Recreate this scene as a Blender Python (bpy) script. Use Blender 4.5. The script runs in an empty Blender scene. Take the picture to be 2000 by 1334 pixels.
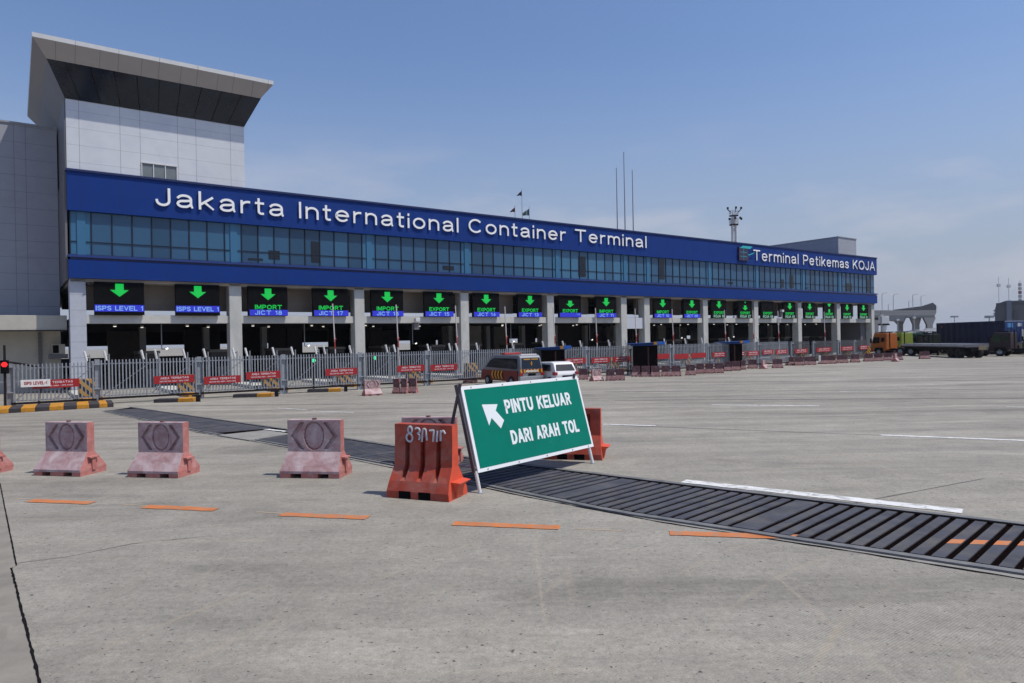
import bpy, math, random
from mathutils import Vector, Matrix
random.seed(7)
R = math.radians
SC = bpy.context.scene
COL = SC.collection
# ------------------------------------------------------------------ camera
F = 1340.0; EYE = 2.8
ROLL = R(1.1); PITCH = math.atan(-3 / 1340.0)
cam_d = bpy.data.cameras.new("camera"); cam = bpy.data.objects.new("camera", cam_d); COL.objects.link(cam)
cam_d.sensor_width = 36; cam_d.lens = F / 2000 * 36; cam_d.clip_start = 0.1; cam_d.clip_end = 20000
f0 = Vector((0, math.cos(PITCH), math.sin(PITCH))); r0 = Vector((1, 0, 0)); u0 = r0.cross(f0)
CR = math.cos(ROLL) * r0 - math.sin(ROLL) * u0
CU = math.sin(ROLL) * r0 + math.cos(ROLL) * u0
M = Matrix((CR, CU, -f0)).transposed().to_4x4(); M.translation = Vector((0, 0, EYE))
cam.matrix_world = M
SC.camera = cam
# ------------------------------------------------------------------ light
SUN_AZ, SUN_EL = 102.0, 62.0           # azimuth clockwise from +Y
w = bpy.data.worlds.new("World"); SC.world = w; w.use_nodes = True
nt = w.node_tree; bg = nt.nodes["Background"]
sky = nt.nodes.new("ShaderNodeTexSky"); sky.sky_type = 'NISHITA'; sky.sun_disc = False
sky.sun_elevation = R(SUN_EL); sky.sun_rotation = R(SUN_AZ)
sky.air_density = 1.3; sky.dust_density = 1.0; sky.ozone_density = 2.0; sky.altitude = 0
tc = nt.nodes.new("ShaderNodeTexCoord"); mp = nt.nodes.new("ShaderNodeMapping"); mp.inputs['Scale'].default_value = (3.2, 3.2, 11); mp.inputs['Location'].default_value = (.7, 0, .3)
nz = nt.nodes.new("ShaderNodeTexNoise"); nz.inputs['Scale'].default_value = 1.5; nz.inputs['Detail'].default_value = 8; nz.inputs['Roughness'].default_value = .55
rp = nt.nodes.new("ShaderNodeValToRGB"); rp.color_ramp.elements[0].position = .50; rp.color_ramp.elements[1].position = .74
rp.color_ramp.elements[1].color = (.45, .45, .45, 1)
mx = nt.nodes.new("ShaderNodeMixRGB"); mx.inputs[2].default_value = (7.4, 7.2, 7.9, 1)
sp = nt.nodes.new("ShaderNodeSeparateXYZ"); mr = nt.nodes.new("ShaderNodeMapRange")
mr.inputs[1].default_value = .30; mr.inputs[2].default_value = .17; mr.inputs[3].default_value = 0; mr.inputs[4].default_value = 1
mu = nt.nodes.new("ShaderNodeMath"); mu.operation = 'MULTIPLY'
hs = nt.nodes.new("ShaderNodeHueSaturation"); hs.inputs['Saturation'].default_value = .95
L = nt.links.new
L(tc.outputs['Generated'], mp.inputs[0]); L(mp.outputs[0], nz.inputs[0]); L(nz.outputs[0], rp.inputs[0])
L(tc.outputs['Generated'], sp.inputs[0]); L(sp.outputs[2], mr.inputs[0]); L(rp.outputs[0], mu.inputs[0]); L(mr.outputs[0], mu.inputs[1])
tint = nt.nodes.new("ShaderNodeMixRGB"); tint.blend_type = 'MULTIPLY'; tint.inputs[0].default_value = 1; tint.inputs[2].default_value = (1.0, 1.13, 1.43, 1)
hr = nt.nodes.new("ShaderNodeMapRange"); hr.interpolation_type = 'SMOOTHSTEP'; hr.inputs[1].default_value = .40; hr.inputs[2].default_value = -.02; hr.inputs[3].default_value = 0; hr.inputs[4].default_value = .92
hm = nt.nodes.new("ShaderNodeMixRGB"); hm.inputs[2].default_value = (4.35, 4.85, 6.1, 1)
L(mu.outputs[0], mx.inputs[0]); L(sky.outputs[0], hs.inputs['Color']); L(hs.outputs[0], tint.inputs[1]); L(tint.outputs[0], hm.inputs[1]); L(sp.outputs[2], hr.inputs[0]); L(hr.outputs[0], hm.inputs[0])
L(hm.outputs[0], mx.inputs[1]); L(mx.outputs[0], bg.inputs[0])
bg.inputs[1].default_value = 0.085
sd = bpy.data.lights.new("sun", 'SUN'); sun = bpy.data.objects.new("sun", sd); COL.objects.link(sun)
sd.energy = 3.9; sd.angle = R(.55); sd.color = (1, .94, .83)
sdir = Vector((math.sin(R(SUN_AZ)) * math.cos(R(SUN_EL)), math.cos(R(SUN_AZ)) * math.cos(R(SUN_EL)), math.sin(R(SUN_EL))))
sun.rotation_euler = sdir.to_track_quat('Z', 'Y').to_euler(); sun.location = (60, -20, 120)
SC.view_settings.view_transform = 'Standard'; SC.view_settings.look = 'None'; SC.view_settings.exposure = 0.0
SC.view_settings.gamma = 1; SC.view_settings.use_curve_mapping = False
SC.cycles.max_bounces = 6; SC.cycles.volume_bounces = 0

# ------------------------------------------------------------------ helpers
def ray(px, py): return f0 + CR * ((px - 1000) / F) + CU * ((667 - py) / F)
def G(px, py, z=0.0):
    d = ray(px, py); t = (z - EYE) / d.z; return Vector((0, 0, EYE)) + d * t
def AT(px, py, D):           # point seen at a pixel, D metres ahead
    d = ray(px, py); return Vector((0, 0, EYE)) + d * (D / d.y)

def mat(name, col, rough=.6, metal=0, var=0, vscale=3, bump=0, bscale=40, spec=.5, emit=None, es=1, stain=None, sscale=1.0, sthr=(.5, .7), stretch=(1, 1, 1), orand=False):
    m = bpy.data.materials.new(name); m.use_nodes = True; n = m.node_tree; b = n.nodes["Principled BSDF"]
    b.inputs['Roughness'].default_value = rough; b.inputs['Metallic'].default_value = metal
    b.inputs['Specular IOR Level'].default_value = spec
    c = (*col, 1); b.inputs['Base Color'].default_value = c; src = None
    t = n.nodes.new("ShaderNodeTexCoord"); mpn = n.nodes.new("ShaderNodeMapping"); mpn.inputs['Scale'].default_value = stretch
    n.links.new(t.outputs['Object'], mpn.inputs[0])
    if orand:
        oi = n.nodes.new("ShaderNodeObjectInfo"); vm = n.nodes.new("ShaderNodeVectorMath"); vm.operation = 'MULTIPLY'; vm.inputs[1].default_value = (13.7, 9.1, 5.3)
        n.links.new(oi.outputs['Random'], vm.inputs[0]); n.links.new(vm.outputs[0], mpn.inputs['Location'])
    if var or stain:
        x = n.nodes.new("ShaderNodeTexNoise"); x.inputs['Scale'].default_value = vscale; x.inputs['Detail'].default_value = 7; x.inputs['Roughness'].default_value = .6
        n.links.new(mpn.outputs[0], x.inputs[0])
        r = n.nodes.new("ShaderNodeValToRGB"); r.color_ramp.elements[0].position = .3; r.color_ramp.elements[1].position = .7
        r.color_ramp.elements[0].color = (*[max(0, v * (1 - var)) for v in col], 1); r.color_ramp.elements[1].color = (*[min(1, v * (1 + var)) for v in col], 1)
        n.links.new(x.outputs[0], r.inputs[0]); src = r.outputs[0]
    if stain:
        x = n.nodes.new("ShaderNodeTexNoise"); x.inputs['Scale'].default_value = sscale; x.inputs['Detail'].default_value = 9; x.inputs['Roughness'].default_value = .7; x.inputs['Distortion'].default_value = .6
        n.links.new(mpn.outputs[0], x.inputs[0])
        r = n.nodes.new("ShaderNodeValToRGB"); r.color_ramp.elements[0].position = sthr[0]; r.color_ramp.elements[1].position = sthr[1]
        n.links.new(x.outputs[0], r.inputs[0])
        q = n.nodes.new("ShaderNodeMixRGB"); q.inputs[2].default_value = (*stain, 1)
        n.links.new(r.outputs[0], q.inputs[0]); n.links.new(src, q.inputs[1]); src = q.outputs[0]
    if src: n.links.new(src, b.inputs['Base Color'])
    if bump:
        x = n.nodes.new("ShaderNodeTexNoise"); x.inputs['Scale'].default_value = bscale; x.inputs['Detail'].default_value = 5
        n.links.new(mpn.outputs[0], x.inputs[0]); bb = n.nodes.new("ShaderNodeBump"); bb.inputs['Strength'].default_value = bump; bb.inputs['Distance'].default_value = .02
        n.links.new(x.outputs[0], bb.inputs['Height']); n.links.new(bb.outputs[0], b.inputs['Normal'])
    if emit: b.inputs['Emission Color'].default_value = (*emit, 1); b.inputs['Emission Strength'].default_value = es
    return m

def seams(m, axis, positions, period, wid, dark=.55):
    """panel joints: dark hairlines repeating along an object axis"""
    n = m.node_tree; b = n.nodes["Principled BSDF"]; inp = b.inputs['Base Color']
    t = n.nodes.new("ShaderNodeTexCoord"); s = n.nodes.new("ShaderNodeSeparateXYZ"); n.links.new(t.outputs['Object'], s.inputs[0])
    tot = None
    for p in positions:
        a = n.nodes.new("ShaderNodeMath"); a.operation = 'SUBTRACT'; a.inputs[1].default_value = p - wid / 2; n.links.new(s.outputs[axis], a.inputs[0])
        f = n.nodes.new("ShaderNodeMath"); f.operation = 'FLOORED_MODULO'; f.inputs[1].default_value = period; n.links.new(a.outputs[0], f.inputs[0])
        l = n.nodes.new("ShaderNodeMath"); l.operation = 'LESS_THAN'; l.inputs[1].default_value = wid; n.links.new(f.outputs[0], l.inputs[0])
        if tot:
            ad = n.nodes.new("ShaderNodeMath"); ad.operation = 'MAXIMUM'; n.links.new(tot, ad.inputs[0]); n.links.new(l.outputs[0], ad.inputs[1]); tot = ad.outputs[0]
        else: tot = l.outputs[0]
    k = n.nodes.new("ShaderNodeMath"); k.operation = 'MULTIPLY'; k.inputs[1].default_value = dark; n.links.new(tot, k.inputs[0])
    q = n.nodes.new("ShaderNodeMixRGB"); q.inputs[2].default_value = (.02, .02, .03, 1)
    if inp.is_linked: n.links.new(inp.links[0].from_socket, q.inputs[1])
    else: q.inputs[1].default_value = inp.default_value
    n.links.new(k.outputs[0], q.inputs[0]); n.links.new(q.outputs[0], inp)
    return m

class MB:
    def __init__(s): s.v = []; s.f = []; s.mi = []; s.m = Matrix.Identity(4); s.k = 0
    def add(s, vs, fs):
        o = len(s.v); s.v += [tuple(s.m @ Vector(p)) for p in vs]
        for f in fs: s.f.append([o + i for i in f]); s.mi.append(s.k)
        return s
    def box(s, x0, x1, y0, y1, z0, z1):
        x0, x1 = sorted((x0, x1)); y0, y1 = sorted((y0, y1)); z0, z1 = sorted((z0, z1))
        return s.add([(x0, y0, z0), (x1, y0, z0), (x1, y1, z0), (x0, y1, z0), (x0, y0, z1), (x1, y0, z1), (x1, y1, z1), (x0, y1, z1)],
                     [(0, 3, 2, 1), (4, 5, 6, 7), (0, 1, 5, 4), (1, 2, 6, 5), (2, 3, 7, 6), (3, 0, 4, 7)])
    def hexa(s, p):   # 8 points bottom ccw then top
        return s.add(p, [(0, 3, 2, 1), (4, 5, 6, 7), (0, 1, 5, 4), (1, 2, 6, 5), (2, 3, 7, 6), (3, 0, 4, 7)])
    def prism(s, poly, axis, a, b):
        n = len(poly)
        def mk(p, t): return {'x': (t, p[0], p[1]), 'y': (p[0], t, p[1]), 'z': (p[0], p[1], t)}[axis]
        vs = [mk(p, a) for p in poly] + [mk(p, b) for p in poly]
        return s.add(vs, [tuple(range(n))[::-1], tuple(range(n, 2 * n))] + [(i, (i + 1) % n, n + (i + 1) % n, n + i) for i in range(n)])
    def tube(s, p0, p1, r, n=8, r1=None):
        p0 = Vector(p0); p1 = Vector(p1); d = (p1 - p0).normalized(); a = d.orthogonal().normalized(); b = d.cross(a); r1 = r if r1 is None else r1
        vs = []
        for p, rr in ((p0, r), (p1, r1)):
            for i in range(n):
                t = 2 * math.pi * i / n; vs.append(p + (a * math.cos(t) + b * math.sin(t)) * rr)
        return s.add(vs, [tuple(range(n))[::-1], tuple(range(n, 2 * n))] + [(i, (i + 1) % n, n + (i + 1) % n, n + i) for i in range(n)])
    def path(s, pts, r, n=6):
        for a, b in zip(pts, pts[1:]): s.tube(a, b, r, n)
        return s
    def quad(s, a, b, c, d): return s.add([a, b, c, d], [(0, 1, 2, 3)])
    def build(s, name, mats, parent=None, loc=None, rotz=None, bevel=0, smooth=False):
        me = bpy.data.meshes.new(name); me.from_pydata(s.v, [], s.f)
        if not isinstance(mats, (list, tuple)): mats = [mats]
        for m in mats: me.materials.append(m)
        if len(mats) > 1: me.polygons.foreach_set('material_index', s.mi)
        if smooth: me.polygons.foreach_set('use_smooth', [True] * len(s.f))
        me.update()
        o = bpy.data.objects.new(name, me); COL.objects.link(o)
        if parent: o.parent = parent
        if loc is not None: o.location = loc
        if rotz is not None: o.rotation_euler = (0, 0, rotz)
        if bevel:
            b = o.modifiers.new("bevel", 'BEVEL'); b.width = bevel; b.segments = 2; b.limit_method = 'ANGLE'; b.angle_limit = R(25)
        return o

def tag(o, label=None, cat=None, group=None, kind=None):
    if label: o['label'] = label
    if cat: o['category'] = cat
    if group: o['group'] = group
    if kind: o['kind'] = kind
    return o
def thing(name, label, cat, loc=(0, 0, 0), rotz=0, group=None):
    o = bpy.data.objects.new(name, None); COL.objects.link(o); o.empty_display_size = .3
    o.location = loc; o.rotation_euler = (0, 0, rotz); return tag(o, label, cat, group)
def dup(root, label, loc, rotz=0, scale=None, group=None):
    r = root.copy(); COL.objects.link(r); r.location = loc; r.rotation_euler = (0, 0, rotz); r['label'] = label
    if scale: r.scale = scale
    if group: r['group'] = group
    for c0 in root.children:
        c = c0.copy(); COL.objects.link(c); c.parent = r
        for g0 in c0.children:
            g = g0.copy(); COL.objects.link(g); g.parent = c
    return r
def arc(cx, cy, rx, ry, a0, a1, n=10):
    return [(cx + rx * math.cos(R(a0 + (a1 - a0) * k / n)), cy + ry * math.sin(R(a0 + (a1 - a0) * k / n))) for k in range(n + 1)]
def ring(cx, cy, rx, ry, n=20): return arc(cx, cy, rx, ry, 0, 360, n)
XH = .72
GL = {
 'A': (.86, [[(0, 0), (.43, 1)], [(.43, 1), (.86, 0)], [(.2, .32), (.66, .32)]]), 'B': (.7, [[(0, 0), (0, 1), (.4, 1)] + arc(.4, .76, .27, .24, 90, -90, 6) + [(0, .52)], [(.4, .52)] + arc(.42, .26, .28, .26, 90, -90, 6) + [(0, 0)]]),
 'C': (.85, [arc(.43, .5, .43, .5, 48, 312, 16)]), 'D': (.78, [[(0, 0), (0, 1), (.3, 1)] + arc(.3, .5, .48, .5, 90, -90, 10) + [(0, 0)]]),
 'E': (.66, [[(.66, 1), (0, 1), (0, 0), (.68, 0)], [(0, .53), (.6, .53)]]), 'H': (.76, [[(0, 0), (0, 1)], [(.76, 0), (.76, 1)], [(0, .53), (.76, .53)]]),
 'I': (.0, [[(0, 0), (0, 1)]]), 'J': (.5, [[(.5, 1), (.5, .28)] + arc(.25, .27, .25, .27, 0, -180, 8)]),
 'K': (.74, [[(0, 0), (0, 1)], [(.70, 1), (.02, .36)], [(.27, .58), (.74, 0)]]), 'L': (.58, [[(0, 1), (0, 0), (.58, 0)]]),
 'M': (.9, [[(0, 0), (0, 1)], [(.04, 1), (.45, .1)], [(.45, .1), (.86, 1)], [(.9, 1), (.9, 0)]]), 'N': (.76, [[(0, 0), (0, 1)], [(.04, 1), (.72, 0)], [(.76, 0), (.76, 1)]]), 'O': (.94, [ring(.47, .5, .47, .5)]),
 'P': (.68, [[(0, 0), (0, 1), (.4, 1)] + arc(.4, .72, .28, .28, 90, -90, 7) + [(0, .44)]]), 'R': (.74, [[(0, 0), (0, 1), (.42, 1)] + arc(.42, .74, .27, .26, 90, -90, 7) + [(0, .48)], [(.38, .48), (.74, 0)]]),
 'S': (.72, [arc(.37, .745, .33, .255, 25, 270, 9)[:-1] + [(.37, .50)] + arc(.36, .255, .35, .255, 85, -155, 9)]), 'T': (.8, [[(0, 1), (.8, 1)], [(.4, 1), (.4, 0)]]),
 'U': (.76, [[(0, 1), (0, .36)] + arc(.38, .36, .38, .36, 180, 360, 10) + [(.76, 1)]]), 'V': (.84, [[(0, 1), (.42, 0)], [(.42, 0), (.84, 1)]]), 'X': (.78, [[(0, 0), (.76, 1)], [(0, 1), (.78, 0)]]),
 '0': (.66, [ring(.33, .5, .33, .5)]), '1': (.3, [[(0, .78), (.26, 1), (.26, 0)]]), '2': (.64, [arc(.32, .7, .31, .3, 165, -30, 8) + [(0, 0), (.66, 0)]]), '3': (.62, [arc(.3, .75, .28, .25, 150, -90, 8), arc(.3, .26, .32, .26, 90, -150, 8)]),
 '4': (.68, [[(.5, 0), (.5, 1), (0, .3), (.7, .3)]]), '5': (.62, [[(.58, 1), (.12, 1), (.06, .56)] + arc(.3, .33, .32, .33, 120, -150, 8)]), '6': (.62, [[(.52, .97), (.2, .75)] + arc(.31, .32, .31, .32, 150, 510, 14)]),
 '7': (.62, [[(0, 1), (.62, 1), (.2, 0)]]), '8': (.62, [ring(.31, .76, .25, .24, 12), ring(.31, .26, .31, .26, 12)]), '9': (.62, [[(.08, .03), (.42, .25)] + arc(.31, .68, .31, .32, -30, 330, 14)]),
 '-': (.36, [[(0, .42), (.36, .42)]]), ' ': (.34, []),
 'a': (.62, [arc(.30, .50, .27, .22, 160, 0, 6) + [(.57, .12), (.62, 0)], [(.57, .42), (.28, .37)] + arc(.24, .185, .22, .185, 90, 270, 6) + [(.40, .02), (.57, .16)]]),
 'e': (.66, [[(.04, .38), (.64, .38)] + arc(.33, .36, .32, .36, 5, 315, 13)]), 'i': (.0, [[(0, 0), (0, XH - .09)], [(0, .93), (0, .97)]]), 'k': (.56, [[(0, 0), (0, 1.02)], [(.52, XH), (.02, .24)], [(.2, .4), (.56, 0)]]),
 'l': (.0, [[(0, 0), (0, 1.02)]]), 'm': (.98, [[(0, 0), (0, XH)], [(0, .45)] + arc(.25, .47, .24, .25, 180, 0, 7) + [(.49, 0)], [(.49, .45)] + arc(.74, .47, .24, .25, 180, 0, 7) + [(.98, 0)]]),
 'n': (.56, [[(0, 0), (0, XH)], [(0, .44)] + arc(.28, .44, .28, .28, 180, 0, 8) + [(.56, 0)]]), 'o': (.66, [ring(.33, .36, .33, .36)]), 'r': (.34, [[(0, 0), (0, XH)], [(0, .36)] + arc(.30, .40, .30, .31, 180, 80, 6)]),
 's': (.54, [arc(.27, .54, .24, .18, 20, 265, 7) + arc(.27, .19, .26, .19, 85, -160, 7)]), 't': (.32, [[(.12, .96), (.12, .15)] + arc(.26, .14, .14, .14, 180, 290, 5), [(0, XH - .02), (.32, XH - .02)]]),
}
def text_obj(name, st, m, parent, x0, x1, z0, z1, y=0.0, depth=.02, w=.13, gap=.30):
    """monoline lettering standing in the XZ plane and facing -Y; cap height runs z0..z1, whole line runs x0..x1"""
    H_ = z1 - z0; pen = 0; items = []
    for ch in st:
        adv, strokes = GL[ch]
        items += [([(pen + px, py) for px, py in sk], pen, pen + adv) for sk in strokes]
        pen += adv + gap
    tot_ = pen - gap; sw = w * H_; kx = (x1 - x0 - sw) / tot_; mb = MB(); hw_ = sw / 2
    for n_i, (sk, gx0, gx1) in enumerate(items):
        cl0, cl1 = x0 + gx0 * kx, x0 + sw + gx1 * kx
        P = [(x0 + hw_ + px * kx, z0 + hw_ + py * (H_ - sw)) for px, py in sk]
        Q = [P[0]]
        for p in P[1:]:
            if abs(p[0] - Q[-1][0]) + abs(p[1] - Q[-1][1]) > 1e-5: Q.append(p)
        P = Q; closed = len(P) > 3 and abs(P[0][0] - P[-1][0]) + abs(P[0][1] - P[-1][1]) < 1e-4
        if closed: P = P[:-1]
        n = len(P); Lf = []; Rt = []
        for i in range(n):
            a_ = P[(i - 1) % n] if (closed or i > 0) else None; b_ = P[(i + 1) % n] if (closed or i < n - 1) else None; p = P[i]
            def nrm(u, v):
                dx, dz = v[0] - u[0], v[1] - u[1]; l_ = math.hypot(dx, dz); return (-dz / l_, dx / l_), (dx / l_, dz / l_)
            if a_ is None: (nx, nz_), (dx, dz) = nrm(p, b_); p = (p[0] - dx * hw_, p[1] - dz * hw_) if len(P) > 1 else p; k = 1
            elif b_ is None: (nx, nz_), (dx, dz) = nrm(a_, p); p = (p[0] + dx * hw_, p[1] + dz * hw_); k = 1
            else:
                (n1, _), (n2, _) = nrm(a_, p), nrm(p, b_); nx, nz_ = n1[0] + n2[0], n1[1] + n2[1]; l_ = math.hypot(nx, nz_) or 1; nx, nz_ = nx / l_, nz_ / l_
                k = min(1.9, 1 / max(.3, nx * n1[0] + nz_ * n1[1]))
            Lf.append((p[0] + nx * hw_ * k, p[1] + nz_ * hw_ * k)); Rt.append((p[0] - nx * hw_ * k, p[1] - nz_ * hw_ * k))
        cp = lambda q: (min(max(q[0], cl0), cl1), min(max(q[1], z0), z0 + H_ * 1.06)); Lf = [cp(q) for q in Lf]; Rt = [cp(q) for q in Rt]
        yf = y - depth - .0012 * (n_i % 4) * min(1, H_ / .3); yb = y
        vs = [(a, yf, b) for a, b in Lf] + [(a, yf, b) for a, b in Rt] + [(a, yb, b) for a, b in Lf] + [(a, yb, b) for a, b in Rt]; fs = []
        for i in range(n if closed else n - 1):
            j = (i + 1) % n; fs += [(i, n + i, n + j, j), (i, j, 2 * n + j, 2 * n + i), (n + i, 3 * n + i, 3 * n + j, n + j)]
        if not closed: fs += [(0, 2 * n, 3 * n, n), (n - 1, 2 * n - 1, 4 * n - 1, 3 * n - 1)]
        mb.add(vs, fs)
    return mb.build(name, m, parent)
def struct(o): o['kind'] = 'structure'; return o

# ------------------------------------------------------------------ materials
blue = seams(mat('blue_cladding', (.0022, .030, .185), .55, var=.07, vscale=.6, spec=.2), 0, [0.4, 2.7], 4.85, .035, .35)
bluecap = mat('blue_coping', (.006, .016, .09), .45)
clad = mat('white_cladding', (.50, .52, .58), .45, var=.04, vscale=.5)
clad_t = seams(seams(mat('white_tower_cladding', (.57, .59, .63), .42, var=.05, vscale=.4, stain=(.44, .47, .55), sscale=.5, sthr=(.45, .9)), 0, [0.41, 2.66], 3.4, .03, .5), 2, [0.55], 1.07, .022, .4)
clad_w = seams(seams(mat('grey_cladding', (.32, .33, .375), .5, var=.06, vscale=.4, stain=(.25, .255, .29), sscale=.4, sthr=(.45, .9)), 0, [0.0, 0.65], 2.9, .03, .5), 2, [0.15], 1.12, .025, .45)
roofgrey = seams(mat('soffit_panels', (.36, .33, .31), .55, var=.05, vscale=.7), 0, [0.2, 1.5], 2.3, .03, .5)
roofwhite = seams(mat('fascia_metal', (.62, .62, .62), .4, var=.05), 0, [0.2], 2.3, .03, .5)
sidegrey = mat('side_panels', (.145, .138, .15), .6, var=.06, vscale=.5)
darkglass = mat('tinted_glass', (.007, .013, .024), .08, var=.3, vscale=.5, spec=.5)
conc = mat('column_concrete', (.46, .46, .44), .75, var=.12, vscale=1.2, bump=.2, bscale=25, stain=(.33, .33, .32), sscale=.9, sthr=(.5, .8), stretch=(1, 1, .5))
conc_d = mat('beam_concrete', (.50, .49, .46), .75, var=.10, vscale=.8, stain=(.36, .36, .35), sscale=1.3, sthr=(.5, .8))
beige = mat('beige_render', (.44, .42, .37), .8, var=.06, vscale=.8, stain=(.34, .32, .29), sscale=.8, sthr=(.5, .85))
brown = mat('brown_panel', (.36, .32, .28), .8, var=.2, vscale=.4)
brown_l = mat('recess_render', (.33, .285, .25), .8, var=.12, vscale=.5)
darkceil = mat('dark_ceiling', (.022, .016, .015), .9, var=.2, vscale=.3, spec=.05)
dark = mat('dark_metal', (.016, .012, .014), .75, spec=.2)
black = mat('black', (.005, .005, .006), .85, spec=.08)
steel = mat('galvanised_steel', (.30, .32, .35), .5, metal=.25, var=.15, vscale=6)
steel_l = mat('pale_metal', (.60, .60, .60), .45, var=.1)
whitep = mat('white_paint', (.75, .75, .74), .5, var=.05, vscale=5, stain=(.5, .5, .48), sscale=7, sthr=(.5, .8))
redp = mat('red_sign', (.34, .012, .016), .5, var=.08, vscale=3)
redpole = mat('red_paint', (.40, .04, .035), .5)
textw = mat('sign_lettering', (.72, .66, .68), .6)
green_led = mat('green_led', (0, .02, .005), .5, emit=(.0, .55, .07), es=.9)
blue_led = mat('blue_led', (0, 0, .02), .5, emit=(.022, .030, .56), es=.95)
bluetxt = mat('pale_led', (.0, .02, .05), .5, emit=(.25, .48, .88), es=.9)
palegreen = mat('pale_green_led', (.0, .02, .02), .5, emit=(.28, .52, .42), es=.85)
lampm = mat('lamp_glow', (1, 1, 1), .5, emit=(1, .93, .8), es=1.6)
letters = mat('white_letters', (.85, .85, .85), .4)
yellow = mat('yellow_kerb_paint', (.50, .22, .012), .7, var=.15, vscale=4, stain=(.2, .1, .03), sscale=6, sthr=(.5, .8))
blackk = mat('black_kerb_paint', (.035, .03, .035), .75, var=.3, vscale=4)
rubber = mat('rubber', (.014, .012, .012), .85)

# glass panes, three tones
def glass(nm, c, rough): return mat(nm, c, rough, var=.12, vscale=.25, spec=.5)
pane_m = [glass('blue_pane', (.030, .090, .175), .2), glass('blue_pane_dark', (.022, .066, .130), .2), glass('blue_pane_teal', (.036, .108, .20), .22), glass('blue_pane_light', (.048, .150, .26), .25)]
pane_bright = glass('bright_blue_pane', (.035, .135, .25), .3)
pane_open = glass('open_pane', (.006, .010, .018), .2)

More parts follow.
